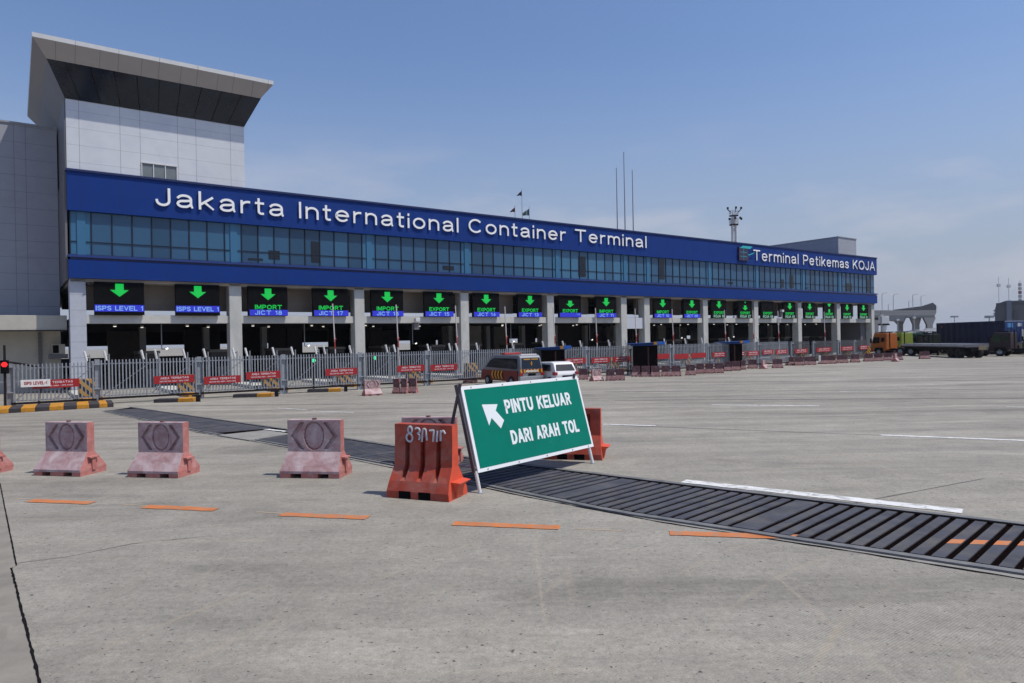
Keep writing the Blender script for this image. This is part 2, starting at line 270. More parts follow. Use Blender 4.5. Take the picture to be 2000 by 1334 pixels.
# ------------------------------------------------------------------ ground
def ground_material():
    m = bpy.data.materials.new('concrete_apron'); m.use_nodes = True; n = m.node_tree; b = n.nodes["Principled BSDF"]; K = n.links.new
    b.inputs['Roughness'].default_value = .82; b.inputs['Specular IOR Level'].default_value = .3
    t = n.nodes.new("ShaderNodeTexCoord")
    def mapping(sc, rz=0):
        q = n.nodes.new("ShaderNodeMapping"); q.inputs['Scale'].default_value = sc; q.inputs['Rotation'].default_value = (0, 0, rz); K(t.outputs['Object'], q.inputs[0]); return q.outputs[0]
    def noise(vec, s, d=8, r=.6, dist=0):
        q = n.nodes.new("ShaderNodeTexNoise"); q.inputs['Scale'].default_value = s; q.inputs['Detail'].default_value = d; q.inputs['Roughness'].default_value = r; q.inputs['Distortion'].default_value = dist; K(vec, q.inputs[0]); return q.outputs[0]
    def ramp(f, stops):
        q = n.nodes.new("ShaderNodeValToRGB"); e = q.color_ramp.elements
        e[0].position, e[0].color = stops[0][0], (*stops[0][1], 1); e[1].position, e[1].color = stops[-1][0], (*stops[-1][1], 1)
        for p, c in stops[1:-1]: x = e.new(p); x.color = (*c, 1)
        K(f, q.inputs[0]); return q.outputs[0]
    def mix(f, a, bb, mode='MIX', fac=None):
        q = n.nodes.new("ShaderNodeMixRGB"); q.blend_type = mode
        if f is None: q.inputs[0].default_value = fac
        else: K(f, q.inputs[0])
        for i, x in ((1, a), (2, bb)):
            if isinstance(x, tuple): q.inputs[i].default_value = (*x, 1)
            else: K(x, q.inputs[i])
        return q.outputs[0]
    g = lambda v: (v, v, v)
    big = ramp(noise(mapping((1, 1, 1)), .06, 5), [(.3, (.248, .230, .198)), (.7, (.350, .328, .286))])
    # long tyre-polished streaks along the traffic direction
    st = ramp(noise(mapping((.035, .9, 1), R(12)), 1.0, 8, .65, .4), [(.34, g(.62)), (.5, g(1.0)), (.66, g(1.18))])
    sy = n.nodes.new("ShaderNodeSeparateXYZ"); K(t.outputs['Object'], sy.inputs[0]); my = n.nodes.new("ShaderNodeMapRange"); my.inputs[1].default_value = 11; my.inputs[2].default_value = 24; my.inputs[3].default_value = .12; my.inputs[4].default_value = .8; K(sy.outputs[1], my.inputs[0])
    c = mix(my.outputs[0], big, mix(None, big, st, 'MULTIPLY', 1.0))
    pat = ramp(noise(mapping((.35, 1.0, 1), R(-25)), .55, 9, .68, .8), [(.32, g(.70)), (.47, g(.98)), (.55, g(1.0)), (.70, g(1.3))])
    c = mix(None, c, pat, 'MULTIPLY', .85)
    st2 = ramp(noise(mapping((.12, 2.6, 1), R(-54)), 1.0, 8, .7, .6), [(.35, g(.80)), (.6, g(1.08))])
    c = mix(None, c, st2, 'MULTIPLY', .4)
    tan1 = ramp(noise(mapping((.10, 5.5, 1), R(-22)), 1.0, 5, .6, .5), [(.61, g(0)), (.70, g(.42))]); tan2 = ramp(noise(mapping((4.6, .12, 1), R(-38)), 1.0, 5, .6, .9), [(.61, g(0)), (.70, g(.4))])
    c = mix(tan1, c, (.36, .315, .245)); c = mix(tan2, c, (.35, .305, .24))
    med = ramp(noise(mapping((1, 1, 1)), 1.8, 12, .78), [(.3, g(.78)), (.7, g(1.16))])
    c = mix(None, c, med, 'MULTIPLY', .8)
    fine = ramp(noise(mapping((1, 1, 1)), 13, 8, .8), [(.3, g(.66)), (.7, g(1.26))])
    c = mix(None, c, fine, 'MULTIPLY', .85)
    grit = ramp(noise(mapping((1, 1.6, 1)), 48, 4, .8), [(.33, g(.66)), (.62, g(1.2))])
    c = mix(None, c, grit, 'MULTIPLY', .8)
    # dark oil specks
    sp_ = ramp(noise(mapping((1, 1.5, 1), R(20)), 9.5, 3, .55), [(.665, g(0)), (.70, g(1))])
    c = mix(sp_, c, (.085, .078, .075))
    sp2 = ramp(noise(mapping((1.0, 3.2, 1), R(-30)), 3.1, 5, .75), [(.665, g(0)), (.74, g(.55))])
    c = mix(sp2, c, (.10, .092, .088))
    sp3 = ramp(noise(mapping((1, 1, 1)), 20, 2, .5), [(.675, g(0)), (.71, g(.85))])
    c = mix(sp3, c, (.07, .065, .062))
    # pale tan tyre arcs of dried mud
    wv = n.nodes.new("ShaderNodeTexWave"); wv.wave_type = 'RINGS'; wv.rings_direction = 'Z'; wv.inputs['Scale'].default_value = .33; wv.inputs['Distortion'].default_value = 2.2; wv.inputs['Detail'].default_value = 3; wv.inputs['Detail Scale'].default_value = .6
    q = n.nodes.new("ShaderNodeMapping"); q.inputs['Location'].default_value = (-9, -1, 0); K(t.outputs['Object'], q.inputs[0]); K(q.outputs[0], wv.inputs[0])
    arcs = ramp(wv.outputs['Fac'], [(.975, g(0)), (.999, g(.38))])
    msk = ramp(noise(mapping((1, 1, 1)), .5, 4), [(.48, g(0)), (.62, g(1))])
    c = mix(mix(None, arcs, msk, 'MULTIPLY', 1.0), c, (.36, .30, .22))
    # broomed finish, fine ridges, visible near the camera
    wb = n.nodes.new("ShaderNodeTexWave"); wb.wave_type = 'BANDS'; wb.bands_direction = 'X'; wb.inputs['Scale'].default_value = 11; wb.inputs['Distortion'].default_value = .8; wb.inputs['Detail'].default_value = 2; wb.inputs['Detail Scale'].default_value = 1.5
    K(mapping((1, 1, 1), R(54)), wb.inputs[0])
    bm = ramp(noise(mapping((1, 1, 1)), .35, 3), [(.42, g(0)), (.6, g(1))])
    rid = mix(bm, g(1), ramp(wb.outputs['Fac'], [(.0, g(.78)), (.6, g(1.05))]))
    c = mix(None, c, rid, 'MULTIPLY', .9)
    K(c, b.inputs['Base Color'])
    bu = n.nodes.new("ShaderNodeBump"); bu.inputs['Strength'].default_value = .35; bu.inputs['Distance'].default_value = .01
    K(noise(mapping((1, 1, 1)), 35, 6, .8), bu.inputs['Height']); K(bu.outputs[0], b.inputs['Normal'])
    return m
gm = ground_material()
g = MB(); g.quad((-1500, -200, 0), (1500, -200, 0), (1500, 1500, 0), (-1500, 1500, 0))
struct(g.build('ground', gm))

jointm = mat('joint_sealant', (.008, .007, .008), .9, spec=.1)
crackm = mat('joint_dirt', (.11, .10, .097), .85, var=.3, vscale=3)
palec = mat('pale_concrete', (.25, .24, .222), .8, var=.2, vscale=2, stain=(.15, .145, .135), sscale=2, sthr=(.5, .8), bump=.2)
slabdark = mat('darkened_apron_slab', (.225, .205, .175), .85, var=.2, vscale=1.5, stain=(.13, .118, .10), sscale=1.2, sthr=(.52, .8), bump=.25)  # slab of differing tone; vignette darkening is also put into the colour
def strip(pts, wid, z, name, m, jag=0, seg=.25):
    mb = MB(); P = [Vector((p[0], p[1], 0)) for p in pts]; out = []
    for a, b_ in zip(P, P[1:]):
        k = max(1, int((b_ - a).length / seg)) if jag else 1
        for i in range(k): out.append(a.lerp(b_, i / k))
    out.append(P[-1]); vl = []
    for i, p in enumerate(out):
        d = (out[min(i + 1, len(out) - 1)] - out[max(i - 1, 0)]).normalized(); nn = Vector((-d.y, d.x, 0))
        h = wid / 2 * (1 + jag * random.uniform(-.7, 1.2)); o = nn * (jag * wid * random.uniform(-.3, .3))
        vl += [p + nn * h + o, p - nn * h + o]
    for v in vl: v.z = z
    mb.add(vl, [(2 * i, 2 * i + 1, 2 * i + 3, 2 * i + 2) for i in range(len(out) - 1)])
    return mb.build(name, m)
# slab to the left of the open joint
a = [G(-40, 800), G(0, 945), G(32, 1105), G(22, 1110), G(80, 1345)]
mb = MB(); mb.add([(-60, 40, .004), (a[1].x - 9, a[1].y + 9, .004), (a[1].x, a[1].y, .004), (a[2].x, a[2].y, .004), (a[3].x, a[3].y, .004), (a[4].x, a[4].y, .004), (a[4].x + 1.5, a[4].y - 3.5, .004), (-60, 2, .004)], [(0, 7, 6, 5, 4, 3, 2, 1)])
struct(mb.build('pavement', slabdark))
struct(strip([(a[1].x - 9, a[1].y + 9), a[1], a[2]], .018, .008, 'pavement_joint', jointm, .25, .12))
struct(strip([a[3], a[4], (a[4].x + 1.2, a[4].y - 2.8)], .024, .008, 'pavement_joint', jointm, .45, .08))
struct(strip([G(34, 1100), G(130, 1088), G(260, 1062), G(420, 1046)], .008, .004, 'pavement_joint', crackm, .9))
struct(strip([G(1160, 829), G(2080, 864)], .05, .004, 'pavement_joint', crackm, .5, 1))
struct(strip([G(1650, 986), G(1920, 935)], .03, .004, 'pavement_joint', crackm, .5, .4))
for y0, x0, x1 in ((779, 1200, 2100), (762, 1180, 2100), (744, 1250, 2100), (734, 1380, 2100), (790, 250, 900)):
    struct(strip([G(x0, y0 + 3), G(x1, y0 - 2)], .14, .004, 'pavement_joint', crackm, .8, 2))

# drainage channel with slotted steel covers
up = [G(*p) for p in ((255, 796), (570, 841), (760, 871), (960, 902), (1200, 931), (1560, 975), (2000, 1025.5), (2260, 1056))]
lo = [G(*p) for p in ((205, 803), (400, 845), (500, 860), (760, 908), (985, 957), (1200, 1001), (1560, 1056), (2000, 1122), (2300, 1172))]
def along(pl, t):
    Ls = [(b_ - a_).length for a_, b_ in zip(pl, pl[1:])]; s = t * sum(Ls)
    for a_, b_, l_ in zip(pl, pl[1:], Ls):
        if s <= l_: return a_.lerp(b_, s / l_)
        s -= l_
    return pl[-1].copy()
def poly_sheet(a_, b_, z, n=60):
    mb = MB(); vs = []
    for i in range(n + 1):
        p, q = along(a_, i / n), along(b_, i / n); vs += [(p.x, p.y, z), (q.x, q.y, z)]
    mb.add(vs, [(2 * i, 2 * i + 1, 2 * i + 3, 2 * i + 2) for i in range(n)]); return mb
drain = thing('drain_grating', 'long steel drain grating with slotted plates crossing the concrete apron', 'drain grating', (0, 0, 0))
slatm = mat('grating_steel', (.060, .062, .078), .75, metal=.05, var=.3, vscale=1.5, stain=(.115, .108, .10), sscale=1.4, sthr=(.45, .75), spec=.25)
poly_sheet(up, lo, .006).build('channel', mat('channel_dark', (.006, .004, .004), .95, spec=0), drain)
def edge_in(pl, ql, t, f): return along(pl, t).lerp(along(ql, t), f)
fr = MB()
for side in (0, 1):
    A_, B_ = (up, lo) if side == 0 else (lo, up); vs = []; n = 60
    for i in range(n + 1):
        t = i / n; p = edge_in(A_, B_, t, -.02); q = edge_in(A_, B_, t, .03)
        vs += [(p.x, p.y, .03), (q.x, q.y, .03), (p.x, p.y, .004), (q.x, q.y, .007)]
    fr.add(vs, sum([[(4 * i, 4 * i + 1, 4 * i + 5, 4 * i + 4), (4 * i, 4 * i + 4, 4 * i + 6, 4 * i + 2), (4 * i + 1, 4 * i + 3, 4 * i + 7, 4 * i + 5)] for i in range(n)], []))
fr.build('frame', mat('grating_frame', (.125, .128, .135), .7, metal=.1, var=.3, vscale=2, stain=(.20, .195, .185), sscale=2, sthr=(.45, .7)), drain)
gl = [edge_in(up, lo, i / 40, .05) for i in range(41)]
sg_ = MB(); vs = []
for i in range(41):
    q = edge_in(up, lo, i / 40, .078); vs += [(gl[i].x, gl[i].y, .0315), (q.x, q.y, .0315)]
sg_.add(vs, [(2 * i, 2 * i + 1, 2 * i + 3, 2 * i + 2) for i in range(40)]); sg_.build('edge_gap', mat('edge_gap_dark', (.007, .005, .005), .95, spec=0), drain)
# slats run along heading ~47 degrees from lower edge to upper edge
hd = Vector((math.sin(R(47.5)), math.cos(R(47.5)), 0))
lo_i = [p.lerp(along(up, .5), 0) for p in lo]
def hit(p, pl):
    for a_, b_ in zip(pl, pl[1:]):
        e = b_ - a_; den = hd.x * e.y - hd.y * e.x
        if abs(den) < 1e-9: continue
        w_ = a_ - p; t = (w_.x * e.y - w_.y * e.x) / den; s = (w_.x * hd.y - w_.y * hd.x) / den
        if -.02 <= s <= 1.02 and t > 0: return p + hd * t
    return None
loi = []; 
for i in range(41): loi.append(edge_in(lo, up, i / 40, .05))
upi = [edge_in(up, lo, i / 40, .05) for i in range(41)]
tot = sum((b_ - a_).length for a_, b_ in zip(loi, loi[1:])); s = .0; k = 0; sl = MB()
dash_a, dash_b, dsh = G(1833, 1056, .03), G(2160, 1066, .03), MB()
dirl = (along(loi, .9) - along(loi, .8)).normalized()
while s < tot - .3:
    gap = .058 + .03 * s / tot
    wid = .142 if k % 14 else .36
    ha = R(57 - 11 * min(1, max(0, (s / tot - .35) / .5))); hd.x, hd.y = math.sin(ha), math.cos(ha)
    p, q = along(loi, s / tot), along(loi, min(1, (s + wid) / tot))
    pu, qu = hit(p, upi), hit(q, upi)
    far = Vector(p).length > 22.5
    gapzone = (G(455, 850) - p).length < 1.0 or (G(540, 855) - p).length < .4
    if pu and qu and not gapzone:
        zt = .026
        sl.hexa([(p.x, p.y, .008), (q.x, q.y, .008), (qu.x, qu.y, .008), (pu.x, pu.y, .008), (p.x, p.y, zt), (q.x, q.y, zt), (qu.x, qu.y, zt), (pu.x, pu.y, zt)])
    if pu and qu and dash_a:
        def xs_(u, v):
            e = dash_b - dash_a; f = v - u; den = e.x * f.y - e.y * f.x; w_ = u - dash_a
            return (w_.x * f.y - w_.y * f.x) / den, (w_.x * e.y - w_.y * e.x) / den
        ta, sa_ = xs_(p, pu); tb, sb_ = xs_(q, qu)
        if 0 < ta < 1 and 0 < tb < 1 and .03 < sa_ < .97 and .03 < sb_ < .97:
            nn_ = (dash_b - dash_a).normalized(); nn_ = Vector((-nn_.y, nn_.x, 0)) * .1; A_, B_ = dash_a.lerp(dash_b, ta), dash_a.lerp(dash_b, tb); sh = hd * (.1 / abs(hd.dot(nn_.normalized())))
            dsh.add([(A_.x - sh.x, A_.y - sh.y, .0285), (B_.x - sh.x, B_.y - sh.y, .0285), (B_.x + sh.x, B_.y + sh.y, .0285), (A_.x + sh.x, A_.y + sh.y, .0285)], [(0, 1, 2, 3)])
    s += wid + (gap if not far else .03); k += 1
sl.build('slats', slatm, drain)
orangem = mat('orange_marking_paint', (.52, .16, .04), .7, var=.15, vscale=3, stain=(.30, .2, .14), sscale=7, sthr=(.46, .66))
dsh.build('painted_dash', orangem, drain)
pts = [G(*p) for p in ((425, 852), (517, 842), (568, 849), (488, 862))]
struct(MB().add([(p.x, p.y, .034) for p in pts] + [(p.x, p.y, .004) for p in pts], [(0, 1, 2, 3), (0, 4, 5, 1), (1, 5, 6, 2), (2, 6, 7, 3), (3, 7, 4, 0)]).build('concrete_cover', palec))
# pale haunch strips beside the channel and their broken joints
def off(pl, ql, f): return [p + (p - ql[min(i, len(ql) - 1)]).normalized() * f for i, p in enumerate(pl)]
ups = [along(up, i / 12) for i in range(13)]; los = [along(lo, i / 12) for i in range(13)]
upo = off(ups, los, .17); loo = off(los, ups, .16)
struct(poly_sheet(upo, ups, .003).build('concrete_haunch', palec)); struct(poly_sheet(los, loo, .003).build('concrete_haunch', palec))
struct(strip([p.lerp(q, .1) for p, q in zip(loo, los)], .028, .007, 'pavement_joint', jointm, .9, .18))
struct(strip([p.lerp(q, .1) for p, q in zip(upo, ups)], .02, .007, 'pavement_joint', crackm, .9, .18))

# road markings
whitem = mat('white_marking_paint', (.66, .66, .65), .7, var=.08, vscale=2, stain=(.32, .31, .30), sscale=3.5, sthr=(.48, .62))
faintm = mat('worn_marking_paint', (.42, .32, .22), .8, var=.15, vscale=3)
def dash(p, q, wid, m, z=.004):
    return struct(strip([G(*p), G(*q)], wid, z, 'lane_marking', m, .12, .2))
for p, q in (((60, 978), (180, 983)), ((282, 990), (422, 996)), ((550, 1005), (718, 1012)), ((885, 1023), (1093, 1031)), ((1308, 1042), (1563, 1050))): dash(p, q, .215, orangem, .009)
for p, q in (((20, 973), (60, 975)), ((235, 985), (290, 988)), ((500, 1000), (560, 1004)), ((1120, 1033), (1215, 1037))): dash(p, q, .03, faintm)
for p, q, w_ in (((1178, 829), (1280, 832), .2), ((1720, 850), (2060, 863), .2), ((1390, 791), (1600, 793), .2), ((1335, 940), (1880, 999), .30), ((1965, 795), (2080, 796), .12),
                 ((395, 824), (560, 843), .18), ((660, 856), (770, 872), .18), ((275, 806), (400, 826), .07), ((540, 797), (600, 801), .1), ((610, 803), (690, 806), .1), ((1640, 765), (1760, 764), .12)): dash(p, q, w_, whitem, .008)

# ------------------------------------------------------------------ terminal building frame (x along facade, y inward)
BP = Vector((-27.2062, 42.7939, 0)); BA = R(36.0)
BU = Vector((math.cos(BA), math.sin(BA), 0)); BV = Vector((-math.sin(BA), math.cos(BA), 0))
def BW(t, y, z=0): return BP + BU * t + BV * y + Vector((0, 0, z))
def onf(px, py, y=0.0):
    d = ray(px, py); o = BW(0, y) - Vector((0, 0, EYE)); k = o.dot(BV) / d.dot(BV)
    q = Vector((0, 0, EYE)) + d * k - BW(0, y); return q.dot(BU), q.z
COLS = [9.67, 19.05, 28.85, 38.55, 48.4, 51.87, 61.63, 71.4, 81.0, 90.68]
bld = thing('terminal_gate_building', 'long gate building with blue bands, glazed storey and raised white lettering', 'terminal building', BP, BA)
MB().box(-.3, 101, 0, 34.0, 11.42, 13.86).build('upper_band', blue, bld)
MB().box(-.3, 101, .0, 34.0, 7.2, 8.36).build('lower_band', blue, bld)
c_ = MB().box(-.36, 101.06, -.10, 34.06, 13.863, 14.0); c_.build('coping', bluecap, bld)
MB().box(-.33, 101.03, -.07, .5, 8.50, 8.66).build('window_sill', mat('blue_sill', (.012, .034, .17), .4), bld)
MB().box(-.2, 100.9, .06, .5, 8.363, 8.497).build('drip_recess', bluecap, bld)
MB().box(-.2, 100.9, .42, 33.9, 8.66, 11.418).build('wall', mat('inner_blue_wall', (.015, .03, .06), .7), bld)
# end return wall, grey panels, towards the office wing
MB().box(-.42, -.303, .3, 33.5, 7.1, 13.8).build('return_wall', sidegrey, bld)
# windows
NW = 88; step = 101.0 / NW; pane_cols = [.45] + COLS
wfr = MB(); 
wfr.box(0, .06, .24, .36, 8.664, 11.415); wfr.box(.075, step, .25, .29, 9.50, 9.545); wfr.box(.075, step, .25, .29, 8.664, 8.72)
wfr0 = None; shared = {}
for i in range(NW):
    x0 = -.2 + i * step * .999
    isc = any(x0 - .25 < c < x0 + step * .75 for c in pane_cols)
    if isc:
        key = 'bright'; mm = pane_bright
    else:
        r_ = random.random(); key = 'd' if r_ < .18 else ('t' if r_ < .42 else 'n'); key = ('b' if r_ > .35 else 't') if 34 < x0 < 47.5 else key; mm = {'d': pane_m[1], 't': pane_m[2], 'n': pane_m[0], 'b': pane_m[3]}[key]
    if key not in shared:
        pb = MB()
        if key == 'bright': pb.box(.40, .86, .23, .34, 8.665, 11.41); pb.box(.86, step, .30, .34, 8.665, 11.41)
        else: pb.box(.0, step, .30, .34, 8.665, 11.41)
        if key == 'bright': pb.box(.0, .40, .30, .34, 8.665, 11.41)
        o = pb.build('window', mm, bld); shared[key] = o
    else:
        o = shared[key].copy(); COL.objects.link(o)
    o.location = (x0, 0, 0)
    if wfr0 is None: wfr0 = wfr.build('window_frame', mat('frame_blue_grey', (.012, .020, .036), .6, spec=.2), o); f_ = wfr0
    else: f_ = wfr0.copy(); COL.objects.link(f_); f_.parent = o
# open blinds / dark gaps behind some panes
for px, y0, y1, x1 in ((527, 488, 506, 549), (487, 503, 508, 516), (610, 470, 512, 627), (868, 518, 527, 890), (1133, 500, 540, 1148), (1290, 505, 545, 1302), (1425, 550, 554, 1436), (1529, 545, 561, 1535), (1546, 536, 562, 1554), (1575, 561, 563, 1584), (1655, 553, 568, 1668), (1697, 545, 570, 1704)):
    t0, z1 = onf(px, y0); t1, z0 = onf(x1, y1); MB().box(t0, t1, .27, .295, max(8.75, z0), z1).build('open_blind', pane_open, bld)
for i, c in enumerate(COLS + [100.35]):
    MB().box(c - .42, c + .42, .36, 1.25, 0, 7.197).build('column', conc, bld, bevel=.03)
MB().box(-.25, .62, .36, 1.6, 0, 7.197).build('column', seams(mat('clad_column', (.42, .44, .50), .5, var=.05), 2, [0.2], 1.0, .03, .4), bld)
edges = [.62] + sum([[c - .42, c + .42] for c in COLS + [100.35]], [])
for i in range(0, len(edges) - 1, 2):
    x0, x1 = edges[i] + .002, edges[i + 1] - .002
    if abs(x0 - 48.82) < .1: MB().box(x0, x1, .55, .95, 3.75, 4.90).build('beam', clad, bld)
    else: MB().box(x0, x1, .5, 1.05, 4.36, 4.90).build('beam', conc_d, bld, bevel=.02)
# interior: floor slab behind beams, rear walls, soffit
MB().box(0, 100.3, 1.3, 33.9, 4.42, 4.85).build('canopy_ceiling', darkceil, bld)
MB().box(-.2, 100.9, .36, 33.8, 7.0, 7.196).build('soffit', brown, bld)
for c in range(0, 21):
    x = 4.83 * c; MB().box(max(.7, x - 1.1 + .1 * (c % 2)), x + 1.6, 2.2, 2.6, 5.3, 6.99).build('rear_wall', brown_l, bld)
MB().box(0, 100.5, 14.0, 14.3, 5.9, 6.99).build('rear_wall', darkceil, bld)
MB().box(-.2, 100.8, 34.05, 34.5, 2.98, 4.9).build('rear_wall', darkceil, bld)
daylight_strip = MB().box(1.0, 100.5, 6.0, 6.08, 4.86, 5.14); daylight_strip.build('railing', steel_l, bld)  # pale strip standing in for daylight from beyond, not a real rail
for c in [0.0] + [4.83 * k for k in range(1, 21)]:
    if int(c * 10) % 3 != 1: MB().box(c + .3, c + .75, 12.0, 12.6, 0, 4.4).build('rear_column', conc, bld)
pmat = mat('added_partition_dark', (.05, .04, .038), .8, var=.2)
MB().box(-.2, 100.8, 33.0, 33.3, 0, 1.75).build('added_rear_screen', mat('added_rear_screen_grey', (.10, .10, .11), .8, var=.3, vscale=.6), bld)  # low dark wall added to hide the bright ground beyond
for k in range(54):
    x = random.uniform(4 if k > 8 else 12, 100); yy = 12 + .38 * k; MB().box(x, x + random.uniform(1.2, 3.6), yy, yy + .2, 0, 4.41).build('added_partition', pmat if k % 3 else brown, bld)  # dark panels added to cut down the bright openings
MB().box(98.5, 100.7, 1.3, 33, 0, 4.4).build('end_wall', sidegrey, bld)
# letters
for wd, x0, x1, z0 in (('Jakarta', 4.61, 13.07, 12.15), ('International', 14.20, 28.06, 12.16), ('Container', 29.11, 40.19, 12.25), ('Terminal', 41.41, 51.44, 12.30)):
    text_obj('lettering', wd, letters, bld, x0, x1, z0, z0 + 1.22, y=-.06, depth=.08, w=.128, gap=.33)
for wd, xa, xb, z0 in (('Terminal', 1470, 1558, 12.0), ('Petikemas', 1567, 1656, 12.0), ('KOJA', 1664, 1707, 12.0)):
    x0, x1 = onf(xa, 500)[0], onf(xb, 518)[0]
    text_obj('lettering', wd, letters, bld, x0, x1, z0, z0 + 1.3, y=-.06, depth=.07, w=.115, gap=.33)
lg = MB(); lg.box(67.35, 69.2, -.22, -.02, 11.85, 13.45); lg.build('emblem', mat('emblem_maroon', (.035, .018, .06), .5), bld)
lg = MB(); lg.prism([(67.5, 13.3), (69.5, 13.3), (70.0, 13.62), (68.1, 13.62)], 'y', -.26, -.225); lg.prism([(69.0, 12.55), (70.2, 12.9), (70.5, 12.9), (69.3, 12.5)], 'y', -.26, -.225)
for z in (12.3, 12.8): lg.box(67.5, 68.9, -.24, -.225, z, z + .05)
lg.box(68.2, 68.25, -.24, -.225, 11.9, 13.3)
lg.build('emblem', mat('emblem_cyan', (.02, .38, .42), .5), bld)
# roof penthouse near the far end
pt = thing('roof_penthouse', 'grey clad plant room on the roof near the far end of the building', 'plant room', BP, BA)
x0, z1 = onf(1637, 463, 5); x1, _ = onf(1672, 467, 5)
MB().box(x0, x1, 5, 30, 13.95, z1).build('wall', clad_w, pt)
MB().box(x0 - .08, x1 + .08, 4.9, 30.1, z1, z1 + .12).build('coping', steel, pt)

# ------------------------------------------------------------------ control tower
tw = thing('control_tower', 'white clad control tower with dark flared window band and wide tilted roof', 'control tower', BP, BA)
MB().box(-.28, 10.4, .05, 14.0, 14.0, 18.35).build('wall', clad_t, tw)
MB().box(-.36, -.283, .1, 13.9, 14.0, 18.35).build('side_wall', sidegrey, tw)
def ringpts(e, f, z, back): return [(-.3 - e, -f, z), (10.4 + e, -f, z), (10.4 + e, 14 + back, z), (-.3 - e, 14 + back, z)]
def loft(a_, b_, sides): 
    m_ = MB(); F_ = [[(0, 1, 5, 4), (1, 2, 6, 5), (2, 3, 7, 6), (3, 0, 4, 7)][i] for i in sides]; us = sorted({v for f in F_ for v in f}); al = a_ + b_
    m_.add([al[v] for v in us], [[us.index(v) for v in f] for f in F_]); return m_
A0, A1 = ringpts(0.02, .0, 18.36, 0), ringpts(.95, .85, 20.3, .9)
loft(A0, A1, (0, 1, 2)).build('window_band', darkglass, tw)
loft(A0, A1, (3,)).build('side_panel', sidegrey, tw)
fm = MB()
for k in range(10):
    x = .5 + k * 1.1; fr_ = (x + .3) / 10.7; xt = -1.25 + fr_ * 12.6
    fm.tube((x, -.01, 18.37), (xt, -.86, 20.3), .022, 4)
fm.build('window_frame', black, tw)
A2 = ringpts(1.65, 1.55, 21.2, 1.6)
loft(A1, A2, (0, 1, 2)).build('soffit', roofgrey, tw); loft(A1, A2, (3,)).build('soffit', mat('left_soffit_shaded', (.19, .165, .155), .6, var=.05), tw)  # left face gets a darker copy, its shade put into the colour
A3 = ringpts(1.67, 1.57, 21.46, 1.6)
rf = loft(A2, A3, (0, 1, 2, 3)); rf.add(A3, [(0, 1, 2, 3)]); rf.build('roof', roofwhite, tw)
an = MB(); an.tube((3.9, .8, 21.4), (3.9, .8, 22.05), .02); an.tube((3.9, .8, 21.75), (3.9, .8, 21.9), .06); an.build('antenna', dark, tw)
wn = MB(); wn.box(3.86, 5.98, .043, .049, 14.03, 14.9); wo = wn.build('window', mat('louvre_glass', (.16, .18, .19), .35, var=.1), tw)
wf = MB()
for x in (3.84, 4.53, 5.24, 5.95): wf.box(x, x + .05, -.01, .047, 14.02, 14.93)
wf.box(3.84, 6.0, -.03, .047, 14.9, 14.96); wf.build('window_frame', steel_l, wo)

# ------------------------------------------------------------------ office wing left
wg = thing('office_wing', 'grey panelled office block set back behind the left end of the gate building', 'office building', BP, BA)
MB().box(-26, -.45, 7.0, 30, 0, 18.2).build('wall', clad_w, wg)
MB().box(-26.05, -.44, 6.93, 30.05, 18.2, 18.32).build('coping', steel, wg)
annex = thing('ground_floor_annex', 'beige single storey annex with flat canopy beside the first gate column', 'annex', BP, BA)
MB().box(-26, -.33, 2.0, 6.9, 4.0, 4.93).build('canopy', beige, annex, bevel=.02)
MB().box(-26, -.6, 4.2, 6.8, 0, 3.997).build('wall', beige, annex)
MB().box(-26, -.32, 1.9, 2.0, 3.93, 3.99).build('canopy_edge', dark, annex)
dp = MB()
x_, z_ = onf(78, 680, 4.2)
for k in range(14): dp.box(x_ - .10, x_ + .10, 4.05, 4.14, .3 + k * .26, .5 + k * .26)
dp.box(x_ - .08, x_ + .08, 4.14, 4.197, 0, 3.9); dp.build('cable_ladder', sidegrey, annex)
x_, z_ = onf(115, 682, 3.6)
ac = thing('air_conditioner', 'beige air conditioning unit on a dark bracket under the canopy', 'air conditioner', BW(x_, 3.6, 2.15), BA)
MB().box(-.38, .35, 0, .5, .3, .95).build('casing', beige, ac, bevel=.02)
fn = MB(); fn.box(-.34, .0, -.01, .003, .36, .88); fn.build('fan_grille', black, ac)
MB().box(-.55, .5, -.05, .58, 0, .29).build('bracket', sidegrey, ac)

